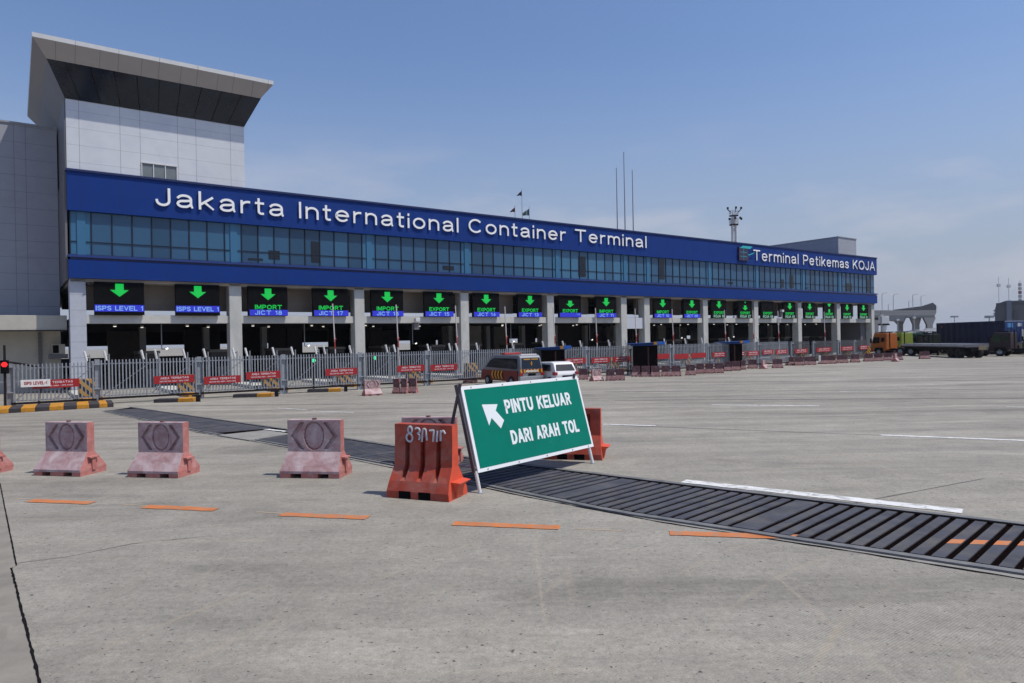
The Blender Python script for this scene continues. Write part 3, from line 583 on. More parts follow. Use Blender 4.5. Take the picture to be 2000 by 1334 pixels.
# ------------------------------------------------------------------ lane signs
ORD = ['first', 'second', 'third', 'fourth', 'fifth', 'sixth', 'seventh', 'eighth', 'ninth', 'tenth', 'eleventh', 'twelfth', 'thirteenth', 'fourteenth', 'fifteenth', 'sixteenth', 'seventeenth', 'eighteenth', 'nineteenth', 'twentieth', 'twenty-first']
def tcen(a_, b_, y=600): return (onf(a_, y)[0] + onf(b_, y)[0]) / 2
LS = [(187, 281, '', 'ISPS LEVEL 1', 'isps'), (346, 429, '', 'ISPS LEVEL 1', 'isps'), (487, 563, 'IMPORT', 'JICT 18', 'b'), (613, 682, 'IMPORT', 'JICT 17', 'b'),
      (727, 790, 'IMPORT', 'JICT 16', 'b'), (831, 888, 'EXPORT', 'JICT 15', 'b'), (926, 978, 'EXPORT', 'JICT 14', 'b'), (1014, 1061, 'EXPORT', 'JICT 13', 'b'),
      (1094, 1138, 'EXPORT', '12', 'b12'), (1166, 1207, 'IMPORT', 'JICT 11', 'b'), (1278, 1316, 'IMPORT', 'JICT 10', 'b'), (1335, 1373, 'EXPORT', 'JICT 09', 'b'),
      (1392, 1422, 'EXPORT', 'KOJA 08', 'k'), (1441, 1475, 'EXPORT', 'KOJA 07', 'kbroken'), (1488, 1516, 'EXPORT', 'KOJA 06', 'knone'), (1530, 1560, 'EXPORT', 'KOJA 05', 'k'),
      (1570, 1598, 'EXPORT', 'KOJA 04', 'k'), (1608, 1636, 'EXPORT', 'KOJA 03', 'ksplit'), (1646, 1668, 'EXPORT', 'KOJA 02', 'k'), (1680, 1698, 'EXPORT', 'KOJA 01', 'k')]
desc = {0: 'black lane sign over the leftmost lane with green arrow above ISPS LEVEL 1', 1: 'black lane sign second from the left with green arrow above ISPS LEVEL 1', 8: 'black lane sign reading EXPORT over a nearly empty blue strip with a short green arrow',
        13: 'black KOJA lane sign with a stray green dot over its short arrow', 14: 'black lane sign reading EXPORT and KOJA with no arrow lit',
        17: 'black lane sign reading KOJA with its green arrow split in two', 12: 'black KOJA lane sign with full arrow, nearest the blue JICT signs', 15: 'black KOJA lane sign with full arrow, right of the arrowless sign',
        16: 'black KOJA lane sign with full arrow, just left of the split arrow sign', 18: 'black KOJA lane sign with full arrow, just right of the split arrow sign', 19: 'last black KOJA lane sign at the far right end of the beams'}
for i, (a_, b_, l1, l2, md) in enumerate(LS):
    c = tcen(a_, b_); hw = 1.42 if i < 12 else 1.35
    s_ = thing('lane_sign', desc.get(i, 'black lane sign with green arrow above %s and blue strip reading %s' % (l1, l2)), 'lane sign', BW(c, .2, 4.9), BA, 'lane signs above the gates')
    MB().box(-hw, hw, 0, .22, 0.003, 2.12).build('panel', black, s_, bevel=.02)
    def arrow(z1, z0, x=0):
        h = z1 - z0; m_ = MB(); y0, y1 = -.012, -.002
        m_.prism([(x, z0), (x + .53, z0 + h * .52), (x + .24, z0 + h * .52), (x + .24, z1), (x - .24, z1), (x - .24, z0 + h * .52), (x - .53, z0 + h * .52)], 'y', y0, y1); return m_
    if md == 'isps':
        arrow(2.02, 1.18, .0).build('arrow', green_led, s_)
        MB().box(-hw + .02, hw - .02, -.01, -.002, .22, .66).build('text_strip', blue_led, s_)
        text_obj('lettering', l2, bluetxt, s_, -hw + .08, hw - .08, .29, .59, y=-.0102, depth=.005, w=.16, gap=.32)
    else:
        if md == 'b12' : arrow(1.62, .98, 0).build('arrow', green_led, s_)
        elif md == 'kbroken':
            m_ = arrow(1.55, .95, 0); m_.box(-.1, .1, -.012, -.002, 1.85, 2.0); m_.build('arrow', green_led, s_)
        elif md == 'ksplit':
            m_ = MB(); m_.prism([(0, 1.6), (.4, 1.95), (.4, 2.05), (-.4, 2.05), (-.4, 1.95)], 'y', -.012, -.002); m_.prism([(0.2, .85), (.2, 1.3), (-.2, 1.3), (-.2, .85)], 'y', -.012, -.002); m_.build('arrow', green_led, s_)
        elif md != 'knone': arrow(1.98, 1.14, 0).build('arrow', green_led, s_)
        text_obj('lettering', l1, green_led, s_, -.95, .98, .47, .80, y=-.0022, depth=.006, w=.2, gap=.36)
        if md[0] == 'b':
            MB().box(-hw + .1, hw, -.01, -.002, .02, .44).build('text_strip', blue_led, s_)
            if md == 'b12': text_obj('lettering', l2, bluetxt, s_, .8, 1.25, .22, .36, y=-.0102, depth=.005, w=.16, gap=.32)
            else: text_obj('lettering', l2, bluetxt, s_, -.95, .98, .07, .38, y=-.0102, depth=.005, w=.16, gap=.32)
        else: text_obj('lettering', l2, palegreen, s_, -1.0, 1.1, .06, .40, y=-.0022, depth=.006, w=.2, gap=.36)

# downlights, hanging lamps, camera poles
dl = thing('ceiling_lamp', 'small round white lamp under the canopy ceiling', 'ceiling lamp', BW(2.7, 6, 4.3), BA, 'lamps under the canopy')
MB().tube((0, 0, 0), (0, 0, .119), .12, 10).build('housing', steel_l, dl); MB().tube((0, 0, -.03), (0, 0, -.003), .10, 10).build('diffuser', lampm, dl)
k = 0
for a_ in LS:
    for off_, yy in ((0.2, 5.0), (2.3, 8.0)):
        x = tcen(a_[0], a_[1]) + off_
        lab = 'small bright ceiling lamp, %s row, under the %s lane sign from the left' % ('front' if yy < 6 else 'rear', ORD[k // 2])
        if k == 0: dl['label'] = lab; dl.location = BW(x, yy, 4.3)
        else: dup(dl, lab, BW(x, yy, 4.3), BA)
        k += 1
hl = None
for i, (px, yt) in enumerate(((207, 592), (317, 585), (330, 575), (447, 592), (476, 580), (689, 600), (803, 600), (240, 590))[:7]):
    if i in (0, 1, 2, 3, 4, 5, 6):
        t, z = onf(px, yt, 3.0)
        lab = ['dark cone lamp hanging left of the first lane sign', 'dark cone lamp hanging just right of the first lane sign', 'higher dark cone lamp left of the second lane sign', 'dark cone lamp hanging just left of the second column', 'dark cone lamp hanging just right of the second column', 'dark cone lamp hanging left of the third column', 'dark cone lamp between the JICT 16 and JICT 15 signs'][i]
        if hl is None:
            hl = thing('pendant_lamp', lab, 'pendant lamp', BW(t, 3, z - .3), BA, 'cone lamps hanging behind the lane signs')
            MB().tube((0, 0, .25), (0, 0, 1.2), .015, 6).build('cord', black, hl); MB().tube((0, 0, 0), (0, 0, .26), .2, 10, .04).build('lamp_shade', black, hl)
        else: dup(hl, lab, BW(t, 3, z - .3), BA)
lc = None
for i, (px, yb) in enumerate(((316, 682), (595, 674), (806, 669), (998, 667), (1152, 662), (1328, 658), (1430, 658))):
    t, z = onf(px, yb, 2.6)
    lab = 'thin hanging pole with side lamp below the beam, ' + ['left of the second column', 'between JICT 18 and JICT 17', 'between JICT 16 and JICT 15', 'between JICT 14 and JICT 13', 'near the JICT 11 sign', 'between JICT 10 and JICT 09', 'between the first two KOJA signs'][i]
    if lc is None:
        lc = thing('hanging_lamp_pole', lab, 'lamp pole', BW(t, 2.6, z), BA, 'lamp poles hanging below the beams')
        MB().tube((0, 0, 0), (0, 0, 4.38 - z), .035, 6).build('pole', steel, lc); mb = MB().tube((0, 0, 0), (.3, 0, 0), .03, 6); mb.build('arm', steel, lc)
        MB().tube((.25, 0, 0), (.40, 0, .06), .05, 8).build('lamp', lampm, lc)
        zz0 = z
    else: dup(lc, lab, BW(t, 2.6, zz0), BA)
cc = None
for i, (px, py) in enumerate(((176, 557), (1274, 584), (816, 626), (1529, 608))):
    t, z = onf(px, py, .0 if i > 1 else .2)
    lab = ['small round security camera at the top of the first clad column', 'small white security camera at the top of the right twin column', 'white floodlight with dark box mounted on the beam right of JICT 16', 'white floodlight mounted on the beam below the sign with no arrow'][i]
    if cc is None:
        cc = thing('security_camera', lab, 'security camera', BW(t, .2, z), BA)
        MB().tube((-.2, -.05, .05), (.15, .1, 0), .11, 8).build('camera_body', dark, cc); MB().tube((.1, .1, 0), (.1, .34, .1), .03, 6).build('bracket', steel, cc)
    elif i == 1: dup(cc, lab, BW(t, .2, z), BA)
    else:
        q = thing('floodlight', lab, 'floodlight', BW(t, .2, z), BA)
        MB().box(-.2, .2, -.25, .1, -.1, .2).build('lamp_head', steel_l, q, bevel=.02); MB().box(-.25, .2, -.05, .29, -.75, -.15).build('junction_box', sidegrey, q)

# ------------------------------------------------------------------ toll islands, booths, boom gates
boothm = mat('booth_panel', (.07, .06, .06), .6, var=.2); boothw = mat('booth_trim', (.20, .19, .175), .6, var=.1)
booth0 = None; isl0 = None; cam0 = None; strip0 = None
ordn = ORD
stripem = bpy.data.materials.new('hazard_stripes'); stripem.use_nodes = True
n_ = stripem.node_tree; b_ = n_.nodes["Principled BSDF"]; t_ = n_.nodes.new("ShaderNodeTexCoord"); s_ = n_.nodes.new("ShaderNodeSeparateXYZ"); n_.links.new(t_.outputs['Object'], s_.inputs[0])
a1 = n_.nodes.new("ShaderNodeMath"); a1.operation = 'ADD'; n_.links.new(s_.outputs[0], a1.inputs[0]); n_.links.new(s_.outputs[2], a1.inputs[1])
a2 = n_.nodes.new("ShaderNodeMath"); a2.operation = 'ADD'; n_.links.new(a1.outputs[0], a2.inputs[0]); n_.links.new(s_.outputs[1], a2.inputs[1])
a3 = n_.nodes.new("ShaderNodeMath"); a3.operation = 'FLOORED_MODULO'; a3.inputs[1].default_value = .5; n_.links.new(a2.outputs[0], a3.inputs[0])
a4 = n_.nodes.new("ShaderNodeMath"); a4.operation = 'LESS_THAN'; a4.inputs[1].default_value = .25; n_.links.new(a3.outputs[0], a4.inputs[0])
q_ = n_.nodes.new("ShaderNodeMixRGB"); q_.inputs[1].default_value = (.03, .028, .03, 1); q_.inputs[2].default_value = (.52, .25, .02, 1); n_.links.new(a4.outputs[0], q_.inputs[0]); n_.links.new(q_.outputs[0], b_.inputs['Base Color'])
ISL = [0.1 + 4.83 * k for k in range(0, 21)]
for i, t in enumerate(ISL):
    lab = '%s toll island from the left, low concrete kerb with yellow and black nose' % ordn[i]
    nose = -9.0
    if isl0 is None:
        isl0 = thing('toll_island', lab, 'toll island', BW(t, 0), BA, 'toll islands between the lanes')
        MB().box(-.55, .55, -8.5, -.2, 0.0, .2).build('kerb', conc_d, isl0, bevel=.03)
        MB().prism([(-.55, -8.502), (-.55, -9.0), (-.3, -9.5), (.3, -9.5), (.55, -9.0), (.55, -8.502)], 'z', 0, .22).build('nose', yellow, isl0)
        kb = MB(); kb.box(-.57, .57, -8.2, -7.5, 0, .215); kb.box(-.57, .57, -6.5, -5.6, 0, .215); kb.build('kerb_band', blackk, isl0)
    else: dup(isl0, lab, BW(t, -.5 * (i > 3)), BA)
    lab = 'yellow and black striped crash block on the %s toll island' % ordn[i]
    if strip0 is None:
        strip0 = tag(MB().box(-.45, .45, -.3, .3, 0, .95).build('crash_block', stripem, None, BW(t, -7.2, .2), BA, bevel=.03), lab, 'crash block', 'striped crash blocks')
    else:
        c = strip0.copy(); COL.objects.link(c); c.location = BW(t, -7.2 - .5 * (i > 3), .2); c['label'] = lab
    lab = 'dark toll booth with pale trim on the %s toll island' % ordn[i]
    if i in (0, 10): continue
    if booth0 is None:
        booth0 = thing('toll_booth', lab, 'toll booth', BW(t, 6, 0), BA, 'toll booths under the canopy')
        MB().box(-.65, .65, 0, 2.6, 0, 2.3).build('cabin', boothm, booth0, bevel=.03)
        MB().box(-.72, .72, -.1, 2.7, 2.3, 2.5).build('roof', boothw, booth0)
        MB().box(-.5, .5, -.012, -.002, 1.05, 2.0).build('window', darkglass, booth0)
        MB().box(-.4, .4, -1.2, -.2, 0, 1.2).build('counter', boothw, booth0)
    else: dup(booth0, lab, BW(t, 6 + random.uniform(-.6, .6), 0), BA)
# boom barriers raised upright
bm0 = None
for i, (px, yt) in enumerate(((653, 594), (776, 602), (891, 600), (987, 603), (1081, 605), (1163, 602), (1240, 611), (1312, 606), (1414, 606), (1469, 608), (1518, 608), (1608, 608))):
    t, z = onf(px, 650, -5)
    lab = 'raised red and white boom pole, %s from the left along the gates' % ordn[i]
    if bm0 is None:
        bm0 = thing('boom_barrier', lab, 'boom barrier', BW(t, -5), BA, 'raised boom barriers')
        MB().box(-.16, .16, -.2, .2, 0, 1.05).build('cabinet', steel, bm0, bevel=.02)
        p = MB()
        for k in range(9):
            p.k = k % 2 if k in (3, 4) else 0
            z0 = .85 + k * .52; p.tube((.0 - .02 * k, -.24, z0), (-.02 * (k + 1), -.24, z0 + .52), .042, 8)
        p.k = 1; p.tube((-.12, -.26, 3.0), (.02, -.26, 3.12), .05, 6)
        p.build('boom', [mat('boom_white', (.62, .56, .55), .5), redpole], bm0)
    else: dup(bm0, lab, BW(t, -5), BA)
# lane reader posts with tilted white tubes, standing just behind the fence
rd0 = None
RX = [170, 208, 281, 306, 362, 402, 459, 484, 537, 573, 619, 635, 686, 757, 773, 838, 880, 893, 933, 1002, 1061, 1101, 1135, 1190, 1223, 1299, 1339, 1371, 1425, 1480]
for i, px in enumerate(RX):
    t, z = onf(px, 696 - (px - 170) * .021, -6.5)
    yaw = 0 if px < 420 else .5
    lab = 'white lane reader on a thin post above the fence, %s' % (['near the first column', 'right of the first column', 'under the first lane sign', 'left of the second lane sign', 'under the second lane sign', 'right of the second lane sign', 'at the second column', 'just right of the second column', 'left of JICT 18 arrow', 'right of JICT 18 arrow', 'under JICT 17, left one', 'under JICT 17, middle one', 'left of the third column', 'under JICT 16, left one', 'under JICT 16, right one', 'under JICT 15, left one', 'under JICT 15, right one', 'left of the fourth column', 'under JICT 14', 'between JICT 14 and JICT 13', 'right of JICT 13', 'under the empty EXPORT sign', 'right of the empty EXPORT sign', 'under JICT 11', 'at the left twin column', 'under JICT 10', 'under JICT 09, left one', 'under JICT 09, right one', 'under the first KOJA sign', 'at the KOJA column'][i])
    if rd0 is None:
        rd0 = thing('lane_reader', lab, 'lane reader', BW(t, -6.5), BA + 0, 'white lane readers above the fence')
        MB().tube((.12, 0, 0), (.12, 0, z + .1), .035, 6).build('post', steel, rd0); MB().tube((-.02, -.05, z - .25), (-.14, -.08, z + .28), .065, 8).build('reader_tube', whitep, rd0); MB().tube((.12, 0, z), (-.08, -.06, z), .02, 5).build('arm', dark, rd0)
    else: dup(rd0, lab, BW(t, -6.5), BA + random.uniform(-.5, .3) - (0 if px < 420 else .3))

# ------------------------------------------------------------------ fence along the gates
FA = G(190, 790); _fb = G(1480, 717.5) - FA; FB = math.atan2(_fb.y, _fb.x); FU = Vector((math.cos(FB), math.sin(FB), 0)); FV = Vector((-math.sin(FB), math.cos(FB), 0))
def FW(s, y=0, z=0): return FA + FU * s + FV * y + Vector((0, 0, z))
def onfe(px, py, y=0.0):
    d = ray(px, py); o = FW(0, y) - Vector((0, 0, EYE)); k = o.dot(FV) / d.dot(FV)
    q = Vector((0, 0, EYE)) + d * k - FW(0, y); return q.dot(FU), q.z
posts = [onfe(px, 720)[0] for px in (18, 190, 390, 555, 706, 836, 1000, 1148, 1232, 1312, 1386, 1484, 1542)]
flab = ['sliding gate leaf at the far left behind the yellow kerb', 'gate leaf right of the first double post, over the drain end', 'gate leaf with two red signs between second and third double posts', 'gate leaf with no sign left of the pink barrier', 'gate leaf carrying one red sign behind the pink barrier', 'gate leaf behind the parked van', 'gate leaf behind the white car and first kiosk', 'gate leaf with two red signs right of the first kiosk', 'gate leaf behind the second kiosk', 'gate leaf with two red signs right of the second kiosk', 'gate leaf behind the third kiosk', 'last gate leaf of the continuous fence']
def gate_leaf(lab, p0, p1, y=0, z0=.36, z1=2.2, pm=steel, diag=True, post=True):
    Lg = p1 - p0; o = thing('gate_leaf', lab, 'sliding gate', FW(p0, y), FB, 'sliding gate leaves along the lanes')
    m_ = MB(); nb = max(4, int((Lg - .3) / .155)); 
    for k in range(nb + 1): 
        x = .18 + (Lg - .36) * k / nb; m_.box(x - .028, x + .028, -.02, .02, z0, z1)
    m_.build('bars', pm, o)
    m_ = MB(); 
    for z in (z0 + .02, z1 - .22): m_.box(.1, Lg - .1, .022, .07, z, z + .05)
    if diag: 
        for a_ in (0, 1): m_.tube((.2 if a_ else Lg / 2, .05, z0 + .05), (Lg / 2 if a_ else Lg - .2, .05, z1 - .2), .02, 5)
    m_.build('rail', steel, o)
    MB().box(.05, Lg - .05, .0, .09, z0 - .13, z0 - .03).build('track', dark, o)
    if post:
        m_ = MB(); m_.box(-.11, .11, .1, .3, 0, z1 + .03); m_.build('post', pm, o); m_ = MB(); m_.box(-.24, -.14, .02, .2, 0, z1 - .05); m_.box(.14, .2, .08, .2, 0, z1 - .05)
        for z in (.75, 1.95): m_.box(-.24, .2, .0, .1, z, z + .06)
        m_.build('hinge_frame', steel, o)
    return o
steel2 = mat('weathered_galvanised', (.26, .28, .31), .55, metal=.2, var=.2, vscale=5)
for i, (p0, p1) in enumerate(zip(posts, posts[1:])):
    gate_leaf(flab[i], p0, p1, 0, .36 if i else .33, 2.2 if i else 2.1, steel if i % 2 else steel2)
for i, (xa, xb, yy) in enumerate(((1557, 1590, 692), (1600, 1636, 692), (1648, 1676, 688), (1680, 1700, 686))):
    s0, _ = onfe(xa, 690); s1, _ = onfe(xb, 690)
    gate_leaf('dark open gate leaf beyond the fence end, %s of four' % ordn[i], s0, s1, .4, .4, 2.15, mat('shaded_mesh', (.12, .12, .125), .6), False)
    
def red_sign(lab, s0, s1, z0, z1, txt=True, y=-.06, tilt=0.012):
    o = thing('warning_sign', lab, 'warning sign', FW((s0 + s1) / 2, y, (z0 + z1) / 2), FB, 'red warning signs on the fence')
    hw, hh = (s1 - s0) / 2, (z1 - z0) / 2
    MB().box(-hw, hw, -.02, 0, -hh, hh).build('board', redp, o)
    if txt:
        text_obj('lettering', 'AREA TERBATAS', textw, o, -hw * .68, hw * .72, .02, hh * .62, y=-.0202, depth=.004, w=.17, gap=.30)
        text_obj('lettering', 'RESTRICTED AREA - ISPS CODE', textw, o, -hw * .72, hw * .72, -hh * .62, -.06, y=-.0202, depth=.004, w=.17, gap=.30)
    o.rotation_euler = (0, -tilt, FB); return o
SG = [(63, 155, 749, 'red AREA TERBATAS sign at the far left, half covered by a white plate'),
      (300, 379, 740.5, 'red AREA TERBATAS sign just left of the second double post'),
      (398, 470, 741.5, 'red AREA TERBATAS sign just right of the second double post, lowest of its row'),
      (480, 547, 732.5, 'red AREA TERBATAS sign just left of the third double post'),
      (635, 697, 726, 'red AREA TERBATAS sign alone between third and fourth double posts'),
      (775, 828, 719.5, 'red AREA TERBATAS sign above three dark barriers'),
      (840, 892, 717.5, 'red AREA TERBATAS sign left of the parked van'),
      (1098, 1143, 705, 'red AREA TERBATAS sign above the roof of the white car'),
      (1154, 1190, 703.5, 'red AREA TERBATAS sign above the single pink barrier right of the car'),
      (1196, 1230, 701.5, 'red AREA TERBATAS sign second to the right of the white car'),
      (1238, 1262, 700, 'red sign partly hidden by the left side of the second kiosk'),
      (1280, 1306, 696, 'plain red sign without writing right of the second kiosk'),
      (1316, 1344, 696, 'red AREA TERBATAS sign next after the plain red sign'),
      (1349, 1377, 694, 'red AREA TERBATAS sign second after the plain red sign'),
      (1390, 1417, 692.5, 'red AREA TERBATAS sign just left of the third kiosk'),
      (1441, 1453, 690.5, 'red sign edge showing right of the third kiosk'),
      (1458, 1481, 690, 'first whole red sign right of the third kiosk'),
      (1488, 1509, 687.5, 'second whole red sign right of the third kiosk'),
      (1514, 1537, 687, 'last red sign at the end of the continuous fence'),
      (1558, 1583, 685.5, 'dim red sign on the first dark gate leaf'),
      (1600, 1629, 683, 'dim red sign on the second dark gate leaf'),
      (1648, 1672, 680.5, 'dim red sign on the third dark gate leaf'),
      (1684, 1700, 678.5, 'dim red sign on the last dark gate leaf beside the orange truck')]
for pa, pb_, py_, lab in SG:
    s0, zc = onfe(pa, py_); s1, zd = onfe(pb_, py_); zc = (zc + zd) / 2
    red_sign(lab, s0, s1, zc - .20, zc + .20, 'plain' not in lab, .3 if 'dim' in lab else -.06)
o = thing('security_level_plate', 'white plate reading ISPS LEVEL-1 fixed over the leftmost red sign', 'sign plate', FW(onfe(70, 748)[0], -.12, onfe(70, 748)[1]), FB)
MB().box(-.58, .58, -.02, 0, -.17, .17).build('board', whitep, o); text_obj('lettering', 'ISPS LEVEL-1', redp, o, -.45, .45, -.07, .08, y=-.0202, depth=.004, w=.17, gap=.30)
# traffic lights
def tlight(lab, px, py, y, m, hgt=None):
    s0, z = onfe(px, py, y)
    o = thing('traffic_light', lab, 'traffic light', FW(s0, y, 0), FB, 'lane traffic lights')
    MB().tube((0, .05, 0), (0, .05, z + (.9 if hgt else .2)), .05, 8).build('pole', dark, o); MB().box(-.16, .16, -.1, .04, z - .42, z + .2).build('housing', black, o, bevel=.02)
    MB().tube((0, -.13, z), (0, -.103, z), .12, 12).build('lens', m, o)
redl = mat('red_signal', (.3, 0, 0), .4, emit=(1, .02, .02), es=1.3); grl = mat('green_signal', (0, .3, .1), .4, emit=(.05, .8, .35), es=1.1)
tlight('lit red lane light at the far left edge beside the gate', 9, 712, -.15, redl, 1)
tlight('lit green lane light behind the fence, left of the fourth double post', 612, 704, 2.0, grl); tlight('lit green lane light behind the fence, right of the third column', 731, 699, 2.0, grl)
o = thing('pipe_hoop', 'curved dark pipe hoop rising behind the leftmost gate', 'pipe hoop', FW(-4.4, 1.5), FB)
m_ = MB(); pp = [(-2.0 + 4.0 * k / 14, 0, 1.75 + .5 * math.sin(math.pi * (k + 1.5) / 17)) for k in range(15)]; m_.path(pp, .05, 8); m_.tube((-1.95, 0, 0), pp[0], .05); m_.tube((1.95, 0, 0), pp[-1], .05); m_.tube((.0, 0, 1.3), (.0, 0, 2.4), .03); m_.build('pipe', dark, o)
m_ = MB(); m_.box(-1.9, 1.9, .05, .1, 1.2, 1.26); m_.build('crossbar', steel, o)
# yellow-black kerb along the left gate
k0, k1 = G(-30, 810), G(222, 795); kd = (k1 - k0); kL = kd.length; ka = math.atan2(kd.y, kd.x)
ke = thing('striped_kerb', 'raised kerb painted yellow and black along the foot of the leftmost gate', 'kerb', k0, ka)
xx = 0; 
m1, m2 = MB(), MB(); k = 0
brk = [onx for onx in (0, 16, 40, 68, 96, 124, 150, 174, 194, 209, 222)]
def kx(px): q = G(px, 809 - (px + 0) * .063); return (q - k0).dot(kd.normalized())
ed = [0] + [kx(p) for p in (16, 40, 68, 96, 124, 150, 174, 194, 210)] + [kL]
for i, (a_, b_) in enumerate(zip(ed, ed[1:])):
    (m1 if i % 2 == 0 else m2).box(a_ + .001, b_ - .001, 0, 2.2, 0, .2)
m1.build('yellow_block', yellow, ke, bevel=.02); m2.build('black_block', blackk, ke, bevel=.02)

# yellow kerb ends in front of fence leaves
kb0 = None
for i, (xa, xb, yb) in enumerate(((300, 378, 786), (455, 532, 776), (600, 668, 766))):
    a_, b_ = G(xa, yb + 1), G(xb, yb - 1); an_ = math.atan2((b_ - a_).y, (b_ - a_).x); Lk = (b_ - a_).length
    o = thing('kerb_block', ['low black and yellow kerb end under the second gate leaf', 'low black and yellow kerb end under the third gate leaf', 'low black and yellow kerb end under the fourth gate leaf'][i], 'kerb', a_, an_, 'kerb ends under the gate')
    MB().box(0, Lk * .6, 0, .7, 0, .17).build('black_block', blackk, o); MB().box(Lk * .602, Lk * .95, 0, .7, 0, .19).build('yellow_block', yellow, o, bevel=.02)
    m_ = MB(); m_.box(Lk * .96, Lk + .35, 0, .1, .26, .34); m_.box(Lk + .12, Lk + .3, -.02, .12, 0, .27); m_.build('gate_stop', dark, o)
exec_marker = 0
# ------------------------------------------------------------------ plastic water barriers
pink = mat('faded_pink_plastic', (.34, .19, .195), .7, var=.2, vscale=3, stain=(.52, .44, .45), sscale=3.6, sthr=(.38, .72), bump=.12, orand=True)
pinkend = mat('pink_plastic', (.42, .15, .13), .65, orand=True, var=.2, vscale=4, stain=(.46, .32, .31), sscale=5, sthr=(.5, .8))
maroon = mat('shaded_maroon_plastic', (.16, .075, .08), .75, orand=True, var=.3, vscale=3, stain=(.26, .19, .20), sscale=3, sthr=(.5, .8))  # unlit fronts of pink barriers; their shade is put into this maroon
orangeb = mat('orange_plastic_shaded', (.35, .046, .022), .65, orand=True, var=.3, vscale=2.5, stain=(.34, .14, .11), sscale=2.4, sthr=(.46, .74), bump=.08)  # fronts: shade of the unlit side is put into this darker orange
orangebk = mat('orange_plastic_lit', (.60, .080, .034), .5, var=.12, vscale=3, stain=(.45, .045, .025), sscale=4, sthr=(.5, .8))  # brighter copy of the same plastic for the sunlit ends
ltp = mat('barrier_graffiti', (.52, .52, .58), .7)
def panel_barrier(lab, face, end, L_=1.1, H_=1.15, loc=(0, 0, 0), rz=0, group=None):
    o = thing('water_barrier', lab, 'road barrier', loc, rz, group)
    h = L_ / 2; ty = .10; zb = .50; by = .37
    b = MB(); fe = h + .06
    # lower flared skirt (front/back slopes), sides slightly spread
    p0 = [(-fe, -by, .09), (fe, -by, .09), (fe, by, .09), (-fe, by, .09)]; p1 = [(-fe, -by, .14), (fe, -by, .14), (fe, by, .14), (-fe, by, .14)]; p2 = [(-h, -ty, zb), (h, -ty, zb), (h, ty, zb), (-h, ty, zb)]; p3 = [(-h, -ty, H_), (h, -ty, H_), (h, ty, H_), (-h, ty, H_)]
    vs = p0 + p1 + p2 + p3
    b.k = 0; b.add(vs, [(0, 1, 5, 4), (4, 5, 9, 8), (2, 3, 7, 6), (6, 7, 11, 10), (12, 13, 14, 15), (3, 2, 1, 0), (10, 11, 15, 14)])
    b.k = 1; b.add(vs, [(1, 2, 6, 5), (5, 6, 10, 9), (9, 10, 14, 13), (3, 0, 4, 7), (7, 4, 8, 11), (11, 8, 12, 15)])
    # front panel with pressed ring and chevrons as a displaced grid
    NX, NZ = 76, 46; z0, z1 = zb, H_; b.k = 0
    def depth(x, z):
        cx, cz = 0, (z0 + z1) / 2; hz = (z1 - z0) / 2; r = math.hypot((x - cx) / (.19 * L_ / 1.1), (z - cz) / (.27 * hz / .325))
        if r < .97: return .022
        if r < 1.09: return .05
        ax = abs(x) / (L_ / 1.1); lz = abs(z - cz) / (hz / .325)
        if lz < .27:
            c = .44 - lz * .72                     # chevron centre line, points outwards
            if abs(ax - c) < .042: return .062
        return 0
    vv = []
    for j in range(NZ + 1):
        for i in range(NX + 1):
            x = -h + 2 * h * i / NX; z = z0 + (z1 - z0) * j / NZ; d = 0 if i in (0, NX) or j in (0, NZ) else depth(x, z); vv.append((x, -ty + d, z))
    b.add(vv, [(j * (NX + 1) + i, j * (NX + 1) + i + 1, (j + 1) * (NX + 1) + i + 1, (j + 1) * (NX + 1) + i) for j in range(NZ) for i in range(NX)])
    b.build('body', [face, end], o)
    f_ = MB()
    for x0_, x1_ in ((-fe, -fe + .22), (-.17, .17), (fe - .22, fe)): 
        f_.box(x0_, x1_, -by + .01, by - .01, 0, .088)
    f_.build('foot', end, o)
    c_ = MB(); c_.box(h + .0, h + .11, -.13, .13, .36, .40); c_.box(h + .03, h + .085, -.05, .05, .09, .358); c_.build('connector', end, o, bevel=.006)
    MB().tube((-.02, 0, H_), (-.02, 0, H_ + .035), .045, 10).build('filler_cap', maroon, o)
    return o
PB = panel_barrier('pale pink water barrier with ring and chevrons, leftmost of the whole three', pink, pinkend, loc=(-9.98, 15.42, 0), rz=R(-12), group='pink barriers left of the green sign')
def place(root, lab, px0, px1, py, yaw, sc=(1, 1, 1), group=None):
    pass
dup(PB, 'pale pink water barrier with ring and chevrons, middle of the whole three', (-7.67, 15.02, 0), R(-11))
dup(PB, 'pale pink water barrier standing alone left of the orange one, rightmost of three', (-4.22, 14.62, 0), R(-9), (1.08, .95, 1.03))
dup(PB, 'pink water barrier cut off by the left edge of the photo', (-12.32, 15.72, 0), R(-12))
dup(PB, 'pink water barrier mostly hidden behind the orange barrier with graffiti', (-1.93, 15.75, 0), R(-8), (1.15, 1, .93))

